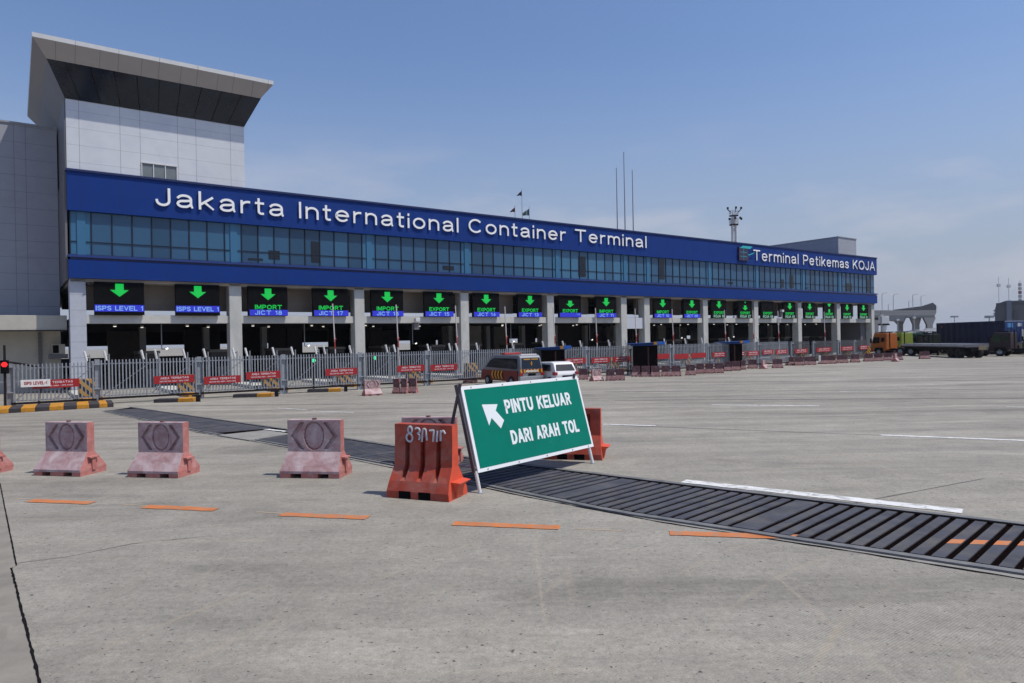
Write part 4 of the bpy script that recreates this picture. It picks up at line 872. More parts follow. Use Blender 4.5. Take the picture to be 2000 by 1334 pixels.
def ribbed_barrier(lab, m, mend, loc, rz, L_=1.2, H_=1.28, graffiti=False, deep=0):
    o = thing('water_barrier', lab, 'road barrier', loc, rz, 'orange barriers at the green sign')
    h = L_ / 2; b = MB()
    # cross-section points (y,z) front side from base to top, then back
    full = [(-.37, .0), (-.37, .13), (-.30, .30), (-.14, .56), (-.11, 1.0), (-.11, H_)]
    groove = [(-.37, .0), (-.37, .13), (-.30, .30), (-.02, .44), (.0, .98), (-.11, 1.08)]
    mid = [(-.37, .0), (-.37, .13), (-.34, .20), (-.14, .56), (-.11, 1.0), (-.11, H_)]
    def sec(x, fr):
        pf = [(x, y, z) for y, z in fr]; 
        if fr is groove: pf = pf + [(x, -.11, H_)]
        else: pf = pf[:5] + [(x, -.11, 1.08)] + pf[5:]
        return pf + [(x, .11, H_), (x, .11, .56), (x, .37, .13), (x, .37, 0)]
    full7 = full
    xs = []; nr = 4; gw = .10; rw_ = (L_ - 3 * gw) / nr; x = -h
    for k in range(nr):
        e0 = .05 if k == 0 else 0; 
        xs.append((x, full)); x += rw_; xs.append((x, full))
        if k < nr - 1: xs.append((x + .008, groove)); xs.append((x + gw - .008, groove)); x += gw
    secs = [sec(a_, f_) for a_, f_ in xs]; n = len(secs[0]); vs = sum(secs, [])
    fs = []
    for i in range(len(secs) - 1):
        for j in range(n):
            jj = (j + 1) % n; fs.append((i * n + j, (i + 1) * n + j, (i + 1) * n + jj, i * n + jj))
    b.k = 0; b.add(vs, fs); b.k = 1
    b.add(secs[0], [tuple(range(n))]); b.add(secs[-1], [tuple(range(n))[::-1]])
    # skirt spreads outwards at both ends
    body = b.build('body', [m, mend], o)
    for v in body.data.vertices:
        if v.co.z < .5: v.co.x *= 1 + (.5 - v.co.z) * .16
    nt_ = MB(); 
    for x0_ in (-.37, .03): nt_.box(x0_, x0_ + .24, -.374, .374, 0.002, .135)
    nt_.build('forklift_slot', black, o)
    c_ = MB(); c_.hexa([(h, -.20, .24), (h + .13, -.16, .24), (h + .13, .16, .24), (h, .2, .24), (h, -.24, .32), (h + .2, -.22, .30), (h + .2, .22, .30), (h, .24, .32)]); c_.hexa([(h, -.12, .02), (h + .06, -.10, .02), (h + .06, .10, .02), (h, .12, .02), (h, -.18, .238), (h + .11, -.15, .238), (h + .11, .15, .238), (h, .18, .238)]); c_.build('connector', mend, o, bevel=.006)
    if graffiti:
        gz = MB(); y = -.118
        def st(pts, r=.019):
            for (a0, a1), (b0, b1) in zip(pts, pts[1:]): gz.tube((a0, y, a1), (b0, y, b1), r, 5)
        def lp(cx, cz, rx, rz_, a0=0, a1=360, n=12): return [(cx + rx * math.cos(R(a0 + (a1 - a0) * k / n)), cz + rz_ * math.sin(R(a0 + (a1 - a0) * k / n))) for k in range(n + 1)]
        zc = 1.12
        st(lp(-.26, zc + .08, .042, .06)); st(lp(-.275, zc - .06, .065, .075))
        st(lp(-.11, zc + .07, .05, .05, 150, -90)); st(lp(-.11, zc - .04, .05, .06, 90, -60))
        st([(-.02, zc - .13), (.0, zc + .06)] + lp(.035, zc + .06, .035, .05, 180, 0, 6) + [(.085, zc - .1)])
        st([(.14, zc + .08), (.23, zc + .09), (.21, zc - .12)])
        st([(.30, zc + .08), (.285, zc - .12)]); st([(.37, zc + .09), (.36, zc - .10)]); st([(.37, zc + .06), (.42, zc + .09), (.46, zc + .03)])
        gz.build('graffiti', ltp, o)
    return o
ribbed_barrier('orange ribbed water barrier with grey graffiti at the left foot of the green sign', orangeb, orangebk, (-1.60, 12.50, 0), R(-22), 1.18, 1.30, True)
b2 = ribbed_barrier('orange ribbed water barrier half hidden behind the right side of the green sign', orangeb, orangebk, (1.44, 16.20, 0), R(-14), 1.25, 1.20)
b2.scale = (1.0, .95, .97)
# far barriers: (px left, px right, py base)
FARB = [(905, 931, 748), (1131, 1149, 742), (1184, 1202, 744), (1203, 1221, 743), (1235, 1252, 736), (1254, 1271, 736), (1273, 1290, 736), (1293, 1311, 735.5), (1313, 1331, 735), (1341, 1359, 733), (1361, 1377, 730), (1379, 1395, 729.5), (1397, 1414, 729),
        (1416, 1430, 725), (1431, 1447, 724), (1449, 1458, 722), (1463, 1480, 720), (1511, 1530, 719), (1537, 1552, 714), (1554, 1571, 714), (1573, 1594, 713), (1602, 1616, 711), (1617, 1634, 710.5), (1637, 1657, 709), (1664, 1680, 708), (1690, 1707, 706), (1709, 1726, 705), (1728, 1744, 704), (1746, 1764, 703), (1799, 1817, 701),
        (767, 780, 769), (782, 795, 769), (797, 814, 768)]
where = ['left of the parked van', 'right of the white car', 'first right of the lone pink barrier', 'second right of the lone pink barrier'] + ['in the row below the second kiosk, %s from its left' % w_ for w_ in ('first', 'second', 'third', 'fourth', 'fifth')] + ['standing alone after the kiosk row'] + ['in the short row of three, %s' % w_ for w_ in ('left', 'middle', 'right')] + ['below the third kiosk, left', 'below the third kiosk, right', 'right of the third kiosk pair', 'left of the twin pink barriers', 'right of the twin pink barriers'] + ['beyond the fence end, %s of twelve' % w_ for w_ in ordn[:12]][:12]
where = where[:30 - 1] + ['standing alone under the flatbed trailer'] + ['in the trio below a red sign, %s' % w_ for w_ in ('left', 'middle', 'right')]
MB0 = panel_barrier('shade-darkened maroon water barrier ' + where[0], maroon, pinkend, group='maroon barriers along the fence')
def pl(root, a_, b_, yb, lab, first=False, yaw=R(-9), hs=.66, w0=1.22):
    p = G((a_ + b_) / 2, yb); W_ = (b_ - a_) / F * p.y * 1.04; sc = (W_ / w0, .62, hs)
    p = p + Vector((0, .2, 0))
    if first: root.location = p; root.rotation_euler = (0, 0, yaw); root.scale = sc
    else: dup(root, lab, p, yaw, sc)
for i, (a_, b_, yb) in enumerate(FARB): pl(MB0, a_, b_, yb, 'shade-darkened maroon water barrier ' + (where[i] if i < len(where) else ''), i == 0, hs=.66 if i < 30 else .70)
o = dup(PB, 'bright pink water barrier standing alone in front of the fourth double post', G(727, 772), R(32), (.78, .75, .70), 'bright pink barriers along the fence')
dup(PB, 'bright pink water barrier just right of the white car', G(1165, 744), R(30), (.68, .7, .66), 'bright pink barriers along the fence')
dup(PB, 'bright pink water barrier turned end-on, left of a close pair', G(1491, 720), R(55), (.68, .7, .62), 'bright pink barriers along the fence')
dup(PB, 'bright pink water barrier, right of a close pair', G(1503, 718) + Vector((0, 1.5, 0)), R(20), (.55, .7, .6), 'bright pink barriers along the fence')
dup(PB, 'bright pink water barrier near the orange truck at the row end', G(1749, 706), R(50), (.8, .7, .66), 'bright pink barriers along the fence')
q = G(1601, 711); rp0 = thing('reflector_post', 'small white reflector post in the barrier row beyond the fence end', 'post', q); MB().box(-.09, .09, -.05, .05, 0, .8).build('post', whitep, rp0, bevel=.01); MB().box(-.1, .1, -.06, .06, 0, .1).build('base', rubber, rp0)

# ------------------------------------------------------------------ green road sign on A-frame
SA = Vector((-.6458, 12.5956, 0)); sa = math.atan2(.75564, .65499); LEAN = R(15)
sg = thing('direction_sign', 'green board reading PINTU KELUAR DARI ARAH TOL on a steel A-frame', 'road sign', SA, sa)
SM = Matrix.Rotation(-LEAN, 4, 'X')      # board coordinates: x along, z up the leaning board, -y outwards
greenb = mat('green_sheeting', (.0, .165, .118), .5, var=.09, vscale=1.5, spec=.12, stain=(.06, .20, .16), sscale=5, sthr=(.62, .82))
gs = mat('sign_frame_dark', (.085, .075, .085), .55, metal=.2)
def onboard(o): o.matrix_local = SM; return o
onboard(MB().box(.03, 3.80, -.04, -.01, .36, 2.0).build('border', mat('white_sheeting', (.74, .76, .78), .4), sg))
onboard(MB().box(.10, 3.74, -.044, -.0405, .43, 1.93).build('board', greenb, sg))
wt = mat('white_sheeting_text', (.72, .76, .78), .4)
for wd, x0, x1, z0, z1 in (('PINTU KELUAR', 1.13, 3.34, 1.37, 1.65), ('DARI ARAH TOL', 1.12, 3.40, .75, 1.03)):
    onboard(text_obj('lettering', wd, wt, sg, x0, x1, z0, z1, y=-.0442, depth=.003, w=.205, gap=.44))
ar = MB(); ar.prism([(.49, 1.61), (.93, 1.58), (.84, 1.46), (1.02, 1.25), (.88, 1.10), (.68, 1.33), (.57, 1.19)], 'y', -.05, -.045); onboard(ar.build('arrow', wt, sg))
bt = MB()
for x in (.3, 1.2, 2.1, 3.0, 3.6):
    for z in (.395, 1.965): bt.tube((x, -.052, z), (x, -.041, z), .014, 8)
onboard(bt.build('bolt', steel, sg))
for x in (.02, 3.68):
    l_ = MB(); l_.tube((x, .01, .0), (x, .01, .40), .036, 10); onboard(l_.build('leg', steel_l, sg))
    l_ = MB(); l_.box(x - .04, x + .04, -.005, .07, .38, 2.05); onboard(l_.build('frame_upright', gs, sg))
    l_ = MB(); l_.tube((x - .02, .45, 2.0), (x - .05, 1.05, .02), .032, 10); l_.build('rear_leg', gs, sg)
    MB().tube((x, -.0, 0.0), (x, 0, .012), .07, 12).build('foot_plate', steel, sg)
r_ = MB()
for z in (.42, .95, 1.5, 1.95): r_.box(.02, 3.7, .02, .06, z, z + .04)
onboard(r_.build('rail', gs, sg))
r_ = MB(); r_.tube((0, .55, 1.7), (3.7, .55, 1.7), .02); 
for x in (.02, 3.68): r_.tube((x, .10, .45), (x - .03, .93, .45), .02)
r_.build('brace', steel, sg)

# ------------------------------------------------------------------ vehicles
vglass = mat('vehicle_glass', (.008, .009, .011), .1, spec=.6)
chrome = mat('silver_paint', (.38, .39, .41), .3, metal=.5)
def shell(prof, wid, top_z, belt_z, tum, mb=None, nose=.12):
    """side profile polygon (x,z) swept to width with tumblehome above the belt"""
    mb = mb or MB(); n = len(prof)
    xs_ = [p[0] for p in prof]; xm0, xm1 = min(xs_), max(xs_)
    def hw(x, z):
        k = max(0, (z - belt_z) / (top_z - belt_z)); e = min(x - xm0, xm1 - x); e = max(0, 1 - e / .45)
        return wid / 2 - k * tum - nose * e * e
    ins = .06
    cx = sum(xs_) / n; cz = (top_z) / 2
    L0 = [(x, -hw(x, z), z) for x, z in prof]; R0 = [(x, hw(x, z), z) for x, z in prof]
    # slightly inset cap ring keeps the side faces planar and the edges rounded by the bevel
    mb.add(L0 + R0, [tuple(range(n)), tuple(range(n, 2 * n))[::-1]] + [(i, n + i, n + (i + 1) % n, (i + 1) % n) for i in range(n)])
    return mb, hw
def wheel(parent, x, y, r, wd, hub=chrome, name='wheel'):
    s = 1 if y > 0 else -1
    t_ = MB(); t_.tube((x, y - s * wd, r), (x, y, r), r, 22); o = t_.build(name, rubber, parent, bevel=.02)
    h_ = MB(); h_.tube((x, y - s * .01, r), (x, y + s * .012, r), r * .56, 16, r * .5); h_.build('rim', hub, o); return o
# red and silver van, x forward, rear at x=0
vq = AT(1040, 700, 40.2); vq.z = 0; van = thing('parked_van', 'red and silver van with yellow chevrons and rear light bar parked at the fence', 'van', vq + Vector((-.05, .0, 0)), R(90 + 31))
vred = mat('van_red', (.16, .009, .009), .35, var=.05); vy = mat('reflective_yellow', (.60, .30, .03), .5)
prof = [(0, .35), (.0, 1.05), (.16, 1.78), (.32, 1.9), (3.0, 1.9), (3.5, 1.78), (4.25, 1.15), (4.75, .95), (4.85, .6), (4.8, .32)]
b_, hw = shell(prof, 1.72, 1.9, 1.0, .13, nose=.08); b_.build('body', mat('van_grey_paint', (.21, .22, .25), .35, metal=.2), van, bevel=.05)
b_, _ = shell([(0.3, .36), (.3, .98), (4.5, .98), (4.7, .6), (4.66, .36)], 1.76, 1.9, 1.0, .13, nose=.05); b_.build('lower_side', vred, van)
for s in (-1, 1):
    w_ = MB(); w_.prism([(.35, 1.08), (.42, 1.70), (3.1, 1.70), (3.55, 1.55), (4.05, 1.14)], 'y', 0, .01)
    for i, v in enumerate(w_.v): x, y, z = v; w_.v[i] = (x, s * (hw(x, z) + .008 + y), z)
    w_.build('side_window', vglass, van)
    c_ = MB()
    for k in range(4):
        x = 1.9 + k * .36; c_.prism([(x, .45), (x + .16, .45), (x + .32, .70), (x + .16, .96), (x, .96), (x + .16, .70)], 'y', s * .882, s * .888)
    c_.build('chevron_stripes', vy, van)
w_ = MB(); w_.add([(-.012 + .01, -.68, 1.12), (-.002, .68, 1.12), (.145, .60, 1.72), (.145, -.60, 1.72)], [(0, 1, 2, 3)]); w_.add([(.03, -.68, 1.12), (.03, .68, 1.12), (.17, .60, 1.72), (.17, -.60, 1.72)], [(3, 2, 1, 0)]); 
rwn = w_.build('rear_window', vglass, van); rwn.location = (-.02, 0, 0)
w_ = MB(); w_.box(-.015, .0, -.78, .78, .86, 1.08); w_.build('rear_panel', vred, van)
for k in range(6):
    pass
w_ = MB()
for k in range(7):
    y = -.74 + k * .235; w_.prism([(y, .87), (y + .11, .87), (y + .14, 1.07), (y + .03, 1.07)], 'x', -.022, -.017)
w_.build('warning_stripes', vy, van)
MB().box(-.028, -.024, -.42, .42, .90, 1.02).build('name_strip', mat('cream_vinyl', (.6, .55, .45), .5), van)
w_ = MB(); w_.box(-.01, .005, -.5, -.04, 1.62, 1.68); w_.box(-.01, .005, .04, .5, 1.62, 1.68); w_.m = Matrix.Translation((.1, 0, 0)); w_.build('window_lettering', vy, van).location = (.10, 0, 0)
w_ = MB(); w_.tube((.02, 0, 1.36), (.035, 0, 1.37), .08, 10); w_.box(.0, .02, -.03, .03, 1.30, 1.52); w_.build('window_emblem', vy, van).location = (.015, 0, 0)
for s in (-1, 1): MB().box(-.02, .06, s * .62, s * .84, .70, .86).build('tail_light', mat('tail_red', (.3, .01, .01), .3), van)
MB().box(-.08, .15, -.86, .86, .36, .66).build('bumper', chrome, van, bevel=.03); MB().box(-.03, -.005, -.25, .25, .7, .82).build('number_plate', black, van)
MB().box(2.1, 2.5, -.6, .6, 1.9, 2.02).build('light_bar', [redpole], van, bevel=.03); MB().box(.3, .42, -.55, .55, 1.89, 1.96).build('roof_spoiler', whitep, van)
for x in (.95, 3.85):
    for s in (-1, 1): wheel(van, x, s * .87, .33, .22, steel)
# white hatchback
cq = AT(1106, 720, 40.0); cq.z = 0; car = thing('white_car', 'white hatchback parked right of the van seen from behind', 'car', cq, R(90 + 24)); car.scale = (.95, 1, .98)
cw = mat('white_car_paint', (.72, .72, .73), .3, spec=.6)
prof = [(0.02, .3), (-.02, .75), (.08, .95), (.38, 1.42), (.75, 1.5), (2.2, 1.46), (3.0, 1.0), (3.8, .88), (4.0, .6), (3.95, .28)]
b_, hw2 = shell(prof, 1.68, 1.5, .85, .2, nose=.14); b_.build('body', cw, car, bevel=.06)
w_ = MB(); w_.add([(.085, -.62, .98), (.085, .62, .98), (.34, .53, 1.34), (.34, -.53, 1.34)], [(0, 1, 2, 3)]); w_.build('rear_window', vglass, car).location = (-.015, 0, 0)
for s in (-1, 1):
    w_ = MB(); w_.prism([(.5, .95), (.7, 1.33), (2.1, 1.33), (2.75, .98)], 'y', 0, .01)
    for i, v in enumerate(w_.v): x, y, z = v; w_.v[i] = (x, s * (hw2(x, z) + .006 + y), z)
    w_.build('side_window', vglass, car)
    MB().box(-.03, .25, s * .58, s * .80, .72, .9).build('tail_light', mat('tail_lamp_red', (.28, .02, .03), .3), car, bevel=.02)
MB().box(-.045, -.01, -.27, .27, .58, .70).build('number_plate', black, car); MB().box(-.06, .1, -.8, .8, .28, .5).build('bumper', cw, car, bevel=.04)
for x in (.7, 3.25):
    for s in (-1, 1): wheel(car, x, s * .84, .3, .2)

# guard kiosks
kd_ = mat('kiosk_body', (.007, .004, .004), .9, var=.3, spec=.05); kblue = mat('kiosk_roof_blue', (.015, .06, .26), .5, var=.1); 
kio = None
for i, (px, pb, wd, lab) in enumerate(((1082, 742, 1.25, 'dark guard kiosk with blue roof behind the white car'), (1263, 733, 1.65, 'dark guard kiosk with blue roof in the middle of the fence'), (1432, 720.5, 1.75, 'dark guard kiosk with blue roof near the far fence end'))):
    q = G(px, pb)
    if kio is None:
        kio = thing('guard_kiosk', lab, 'guard kiosk', q, R(0), 'blue roofed guard kiosks')
        MB().box(-.82, .82, 0, .95, .05, 1.98).build('cabin', kd_, kio, bevel=.03); MB().box(.1, .2, -.02, 0, .1, 1.9).build('corner_trim', mat('kiosk_trim', (.06, .015, .01), .6), kio)
        rfm = MB(); rfm.hexa([(-.9, -.1, 1.98), (.9, -.1, 1.98), (.9, 1.0, 1.98), (-.9, 1.0, 1.98), (-1.35, -.5, 2.14), (1.2, -.5, 2.22), (1.2, 1.2, 2.22), (-1.35, 1.2, 2.14)]); rfm.build('roof', kblue, kio)
        MB().box(.45, .68, -.56, -.505, 2.05, 2.24).build('roof_plate', yellow, kio)
        MB().box(.69, 1.25, -.56, -.505, 2.05, 2.26).build('roof_panel', mat('kiosk_bright_blue', (.02, .13, .5), .5), kio)
        kio.scale = (.95, 1, 1.04)
    else: dup(kio, lab, q, 0, (1.02 if i == 1 else .98, 1, 1.10 if i == 1 else 1.06))

# trucks on the right
def tractor(lab, colr, loc, rz, name='truck_tractor', cabH=2.75, winm=vglass, s=1.0):
    cm = mat('cab_paint', colr, .45, var=.1, vscale=2)
    o = thing(name, lab, 'truck', loc, rz)
    b, _h = shell([(-.1, .75), (-.1, cabH), (1.5, cabH + .05), (1.75, 1.9), (1.95, 1.3), (2.0, .55), (.3, .55)], 2.4, cabH, 1.4, .1, nose=.05); b.build('cab', cm, o, bevel=.05)
    for sd in (-1, 1):
        w_ = MB(); w_.prism([(.75, 1.55), (.78, 2.25), (1.48, 2.25), (1.62, 1.5)], 'y', sd * 1.20, sd * 1.215); w_.build('side_window', winm, o)
        w_ = MB(); w_.prism([(.12, 1.7), (.12, 2.2), (.5, 2.2), (.5, 1.7)], 'y', sd * 1.20, sd * 1.215); w_.build('rear_window', winm, o)
        MB().box(1.75, 1.85, sd * 1.25, sd * 1.45, 1.55, 2.1).build('mirror', black, o)
        MB().box(1.92, 2.04, sd * .75, sd * 1.1, .75, .95).build('headlight', steel_l, o)
        w_ = MB(); w_.prism([(.25, .55), (.35, .95), (1.35, .95), (1.45, .55)], 'y', sd * 1.195, sd * 1.212); w_.build('wheel_arch', black, o)
    w_ = MB(); w_.add([(1.78, -1.0, 1.98), (1.78, 1.0, 1.98), (1.56, .95, 2.55), (1.56, -.95, 2.55)], [(0, 1, 2, 3)]); w_.build('windscreen', winm, o).location = (.02, 0, 0)
    MB().box(1.9, 2.15, -1.2, 1.2, .4, .7).build('bumper', cm, o, bevel=.04); MB().box(-4.2, 1.8, -.4, .4, .6, .85).build('chassis', dark, o); MB().box(-2.9, -1.6, -.5, .5, .86, 1.1).build('fifth_wheel', dark, o)
    MB().tube((-.4, .9, .9), (-.4, .9, 2.9), .07).build('exhaust', dark, o); MB().box(.2, 1.2, -.6, .6, cabH + .05, cabH + .18).build('roof_hatch', dark, o)
    for x in (.9, -1.9, -3.2):
        for sd in (-1, 1): wheel(o, x, sd * 1.2, .5, .3 if x > 0 else .5, steel)
    return o
def trailer(lab, loc, rz, L_=11.5, bed=1.45, boxed=False):
    o = thing('flatbed_trailer', lab, 'trailer', loc, rz)
    MB().box(0, L_, -1.22, 1.22, bed - .32, bed).build('deck', mat('trailer_deck', (.16, .16, .18), .6, var=.2, vscale=.7), o)
    MB().box(.2, L_ - .2, -.5, .5, bed - .72, bed - .325).build('chassis', dark, o)
    for y in (-1.24, 1.24): MB().box(.1, L_ - .1, y - .02, y + .02, bed - .22, bed - .04).build('side_rail', mat('trailer_rail', (.38, .38, .42), .6, var=.3, vscale=1), o)
    MB().box(-.04, -.003, -.95, -.15, bed - .62, bed - .15).build('rear_plate', mat('rear_board', (.26, .20, .12), .6, var=.4, vscale=3), o)
    for x in (1.3, 2.65):
        for sd in (-1, 1): wheel(o, x, sd * 1.2, .5, .5, dark)
    for sd in (-1, 1): MB().box(8.3, 8.5, sd * .9, sd * .75, 0.05, bed - .325).build('landing_leg', dark, o)
    MB().box(4.2, 5.0, -1.15, -.6, .55, bed - .33).build('tool_box', dark, o)
    return o
trailer('empty grey flatbed trailer behind the orange truck', Vector((48.1, 71.0, 0)), R(88), 12.2)
tractor('orange truck cab standing before the empty flatbed trailer', (.36, .10, .015), Vector((47.3, 85.6, 0)), R(118))
tractor('lime green truck cab behind the orange one', (.24, .30, .05), Vector((53.2, 92.5, 0)), R(112))
tractor('dark green truck cab between the lime truck and the container', (.02, .09, .05), Vector((59.5, 98.5, 0)), R(110), cabH=2.6)
tractor('mid green truck cab left of the blue container', (.05, .22, .15), Vector((63.8, 101.5, 0)), R(140), cabH=2.6)
trailer('low trailer carrying the dark blue container', Vector((58.6, 79.5, 0)), R(92.0), 12.6, 1.35)
cn = thing('shipping_container', 'dark blue shipping container on a trailer at the right', 'container', Vector((58.6, 80.0, 1.352)), R(92.0))
nav = mat('navy_container', (.012, .014, .048), .6, var=.15, vscale=1)
m_ = MB(); 
N_ = 44; vs = []
for i in range(N_ + 1):
    x = 12.1 * i / N_; d = .0 if i % 4 in (0, 1) else .05; vs.append((x, d))
for sgn in (-1, 1):
    q = [(x, sgn * (1.20 - d), .1) for x, d in vs] + [(x, sgn * (1.20 - d), 2.5) for x, d in vs]
    n = N_ + 1; MB().add(q, [(i, i + 1, n + i + 1, n + i) for i in range(N_)]).build('side_panel', nav, cn)
m_ = MB()
for y in (-1.22, 1.14):
    for z in (0, 2.5): m_.box(0, 12.1, y, y + .08, z, z + .1)
    for x in (0, 11.98): m_.box(x, x + .12, y - .003, y + .083, 0, 2.6)
m_.build('frame', mat('navy_frame', (.016, .02, .06), .6), cn)
MB().box(.01, 12.09, -1.15, 1.15, 2.47, 2.56).build('roof', mat('pale_roof', (.55, .56, .58), .5), cn)
m_ = MB(); m_.box(-.02, .02, -1.13, -.01, .1, 2.5); m_.box(-.02, .02, .01, 1.13, .1, 2.5)
for y in (-.8, -.35, .35, .8): m_.tube((-.05, y, .15), (-.05, y, 2.45), .02, 6)
m_.build('door', mat('container_door_blue', (.03, .06, .18), .55), cn)
MB().box(-.03, -.022, -.9, -.3, 1.9, 2.3).build('door_marking', whitep, cn); MB().box(-.03, -.022, .2, .9, 1.8, 2.3).build('door_marking', mat('door_light_blue', (.15, .4, .7), .5), cn)
m_ = MB(); m_.tube((11.0, 1.202, 2.1), (11.0, 1.21, 2.1), .17, 12); m_.build('side_emblem', mat('emblem_red', (.22, .05, .04), .6), cn)
tractor('nearly black truck cab in the shadow behind the flatbed trailer', (.02, .025, .02), Vector((54.5, 88.5, 0)), R(115), cabH=2.5)
tractor('dark olive truck cab far behind the flatbed trailer', (.04, .05, .02), Vector((58.8, 93.5, 0)), R(112), cabH=2.6)
trailer('dark empty trailer standing behind the front flatbed', Vector((52.6, 76.5, 0)), R(90), 11.0, 1.3)
gw_ = mat('green_tint_glass', (.01, .035, .012), .15)
tractor('dark maroon truck cab with green tinted windows in front of the container', (.022, .007, .007), Vector((54.6, 74.8, 0)), R(128), winm=gw_, cabH=2.55)
tractor('truck cab with white window surround behind the maroon cab', (.42, .42, .40), Vector((60.3, 80.5, 0)), R(120), cabH=2.9)
tractor('dark green truck cab cut off by the right edge of the photo', (.03, .07, .05), Vector((59.9, 76.8, 0)), R(115), cabH=2.85, winm=gw_)
t3 = trailer('blue railed trailer cut off by the right edge of the photo', Vector((56.2, 65.2, 0)), R(84), 9.0, 1.35)
for ch in t3.children:
    if ch.name.startswith('side_rail'): ch.data.materials[0] = mat('blue_rail', (.03, .09, .30), .5)

# ------------------------------------------------------------------ background right
def at(px, py, D): p = AT(px, py, D); return p
fl = mat('flyover_concrete', (.27, .265, .26), .8, var=.08, vscale=.05)
D0 = 330.0; fo = thing('flyover', 'unfinished concrete flyover on flared piers beyond the trucks', 'flyover', at(1770, 645, D0) * 1)
fo.location.z = 0; base = fo.location.copy()
def rel(px, py, D=D0): return AT(px, py, D) - base
def slab(mb, pts_top, pts_bot, dd, D=D0):
    P = [rel(*p, D) for p in pts_top + pts_bot[::-1]]; n = len(P); Q = [p + Vector((p.x * .0 + dd * .5, dd, 0)) for p in P]
    mb.add(P + Q, [tuple(range(n))[::-1], tuple(range(n, 2 * n))] + [(i, (i + 1) % n, n + (i + 1) % n, n + i) for i in range(n)])
m_ = MB(); slab(m_, [(1690, 606), (1770, 606), (1829, 605.5)], [(1690, 610), (1770, 610), (1829, 610)], 14); slab(m_, [(1690, 610.2), (1829, 610.2)], [(1690, 616), (1826, 616)], 13); m_.build('deck', fl, fo)
m_ = MB(); slab(m_, [(1745, 605), (1800, 598), (1822, 591), (1829, 597)], [(1745, 605.8), (1800, 605.3), (1822, 605), (1829, 605)], 10, D0 + 8); m_.build('ramp_wall', mat('ramp_dark', (.06, .063, .075), .8), fo)
m_ = MB(); slab(m_, [(1700, 616.3), (1770, 616.3)], [(1700, 624), (1765, 628)], 12); slab(m_, [(1770, 616.3), (1826, 616.3)], [(1770, 620), (1826, 620)], 12); m_.build('girder', mat('girder_grey', (.15, .158, .175), .8), fo)
for x0, x1, c0, c1, D in ((1690, 1726, 1700, 1716, D0), (1740, 1770, 1754, 1764, D0 + 10), (1778, 1800, 1784, 1796, D0 + 4), (1804, 1828, 1811, 1822, D0)):
    m_ = MB(); slab(m_, [(x0, 620.2), (x1, 620.2)], [(c0, 634), (c1, 634)], 8, D); slab(m_, [(c0, 634.1), (c1, 634.1)], [(c0, 653), (c1, 653)], 8, D); m_.build('pier', fl, fo)
# lamp posts on the flyover
lp0 = None
for i, (px, ya, yb, lab) in enumerate(((1723, 573, 607, 'tall thin lamp post on the flyover nearest the gate building'), (1745, 575, 606, 'second tall thin lamp post on the flyover'), (1775, 588, 602, 'short thin lamp post left of the two central ones on the flyover'), (1783, 575, 601, 'third tall thin lamp post on the flyover'), (1799, 578, 598, 'rightmost tall thin lamp post on the flyover'), (1735, 594, 606, 'small thin post between the first two flyover lamps'))):
    p = AT(px, yb, D0 + 5); h = (yb - ya) / F * (D0 + 5)
    if lp0 is None:
        lp0 = thing('street_lamp', lab, 'street lamp', p, 0, 'street lamps on the flyover'); MB().path([(0, 0, -.5), (0, 0, h * .9), (.5, 0, h), (1.8, 0, h + .15)], .13, 6).build('pole', steel, lp0); MB().box(1.5, 2.4, -.2, .2, h + .05, h + .25).build('lamp_head', steel, lp0); hh = h
    else: dup(lp0, lab, p, math.pi if i in () else 0, (1, 1, h / hh))
# flood masts
for px, yt, D, lab in ((1864, 618, 400, 'tall floodlight mast with round head left of the container truck top'), (1932, 618, 260, 'floodlight mast head just above the container roof')):
    p = AT(px, yt, D); o = thing('floodlight_mast', lab, 'floodlight mast', (p.x, p.y, 0)); MB().tube((0, 0, 0), (0, 0, p.z), .25, 8, .15).build('mast', steel, o)
    m_ = MB(); r__ = 5.0 / F * D
    for k in range(10): a_ = k * .628; m_.box(r__ * math.cos(a_) - .4, r__ * math.cos(a_) + .4, r__ * math.sin(a_) - .4, r__ * math.sin(a_) + .4, p.z - .6, p.z + .3)
    m_.tube((0, 0, p.z - .3), (0, 0, p.z - .1), r__, 16); m_.build('lamp_ring', steel, o)
# harbour building far right
Dh = 260; p0, p1 = AT(1942, 640, Dh), AT(2060, 640, Dh); hb = thing('harbour_building', 'grey office block with a curved left roof corner at the right edge', 'office building', (p0.x, p0.y, 0), R(-35))
hg = mat('harbour_grey', (.085, .09, .105), .7, var=.05, vscale=.05); hgl = mat('harbour_blue_grey', (.13, .15, .20), .6, var=.05, vscale=.05)
def hx(px): return (px - 1942) * .159
def hz(py, px=1960): return AT(px, py, Dh).z
m_ = MB(); m_.prism([(hx(1944), 0), (hx(1944), hz(603)), (hx(1946), hz(597)), (hx(1952), hz(592)), (hx(1960), hz(589.5)), (hx(1966), hz(588)), (hx(1966), 0)], 'y', 0, 25); m_.build('wall', hg, hb)
MB().box(hx(1966.1), hx(1976), -1.5, 24, 0, hz(588)).build('stair_tower', hgl, hb); MB().box(hx(1976.1), hx(2100), 0, 25, 0, hz(588.5)).build('wall', mat('harbour_mid', (.11, .11, .12), .7), hb)
MB().box(hx(1980), hx(1988), -.3, -.02, 2, hz(607)).build('window', mat('harbour_window', (.06, .065, .09), .3), hb); MB().box(hx(1946), hx(2100), -.4, -.03, hz(597), hz(592)).build('window_band', mat('harbour_band', (.06, .065, .075), .5), hb)
for px, py in ((1941, 606), (1941, 612), (1941.5, 616)): MB().box(hx(px), hx(px + 2.8), 2, 6, hz(py + 1.5), hz(py - 1.5)).build('balcony', mat('balcony_pink', (.35, .25, .27), .7), hb)
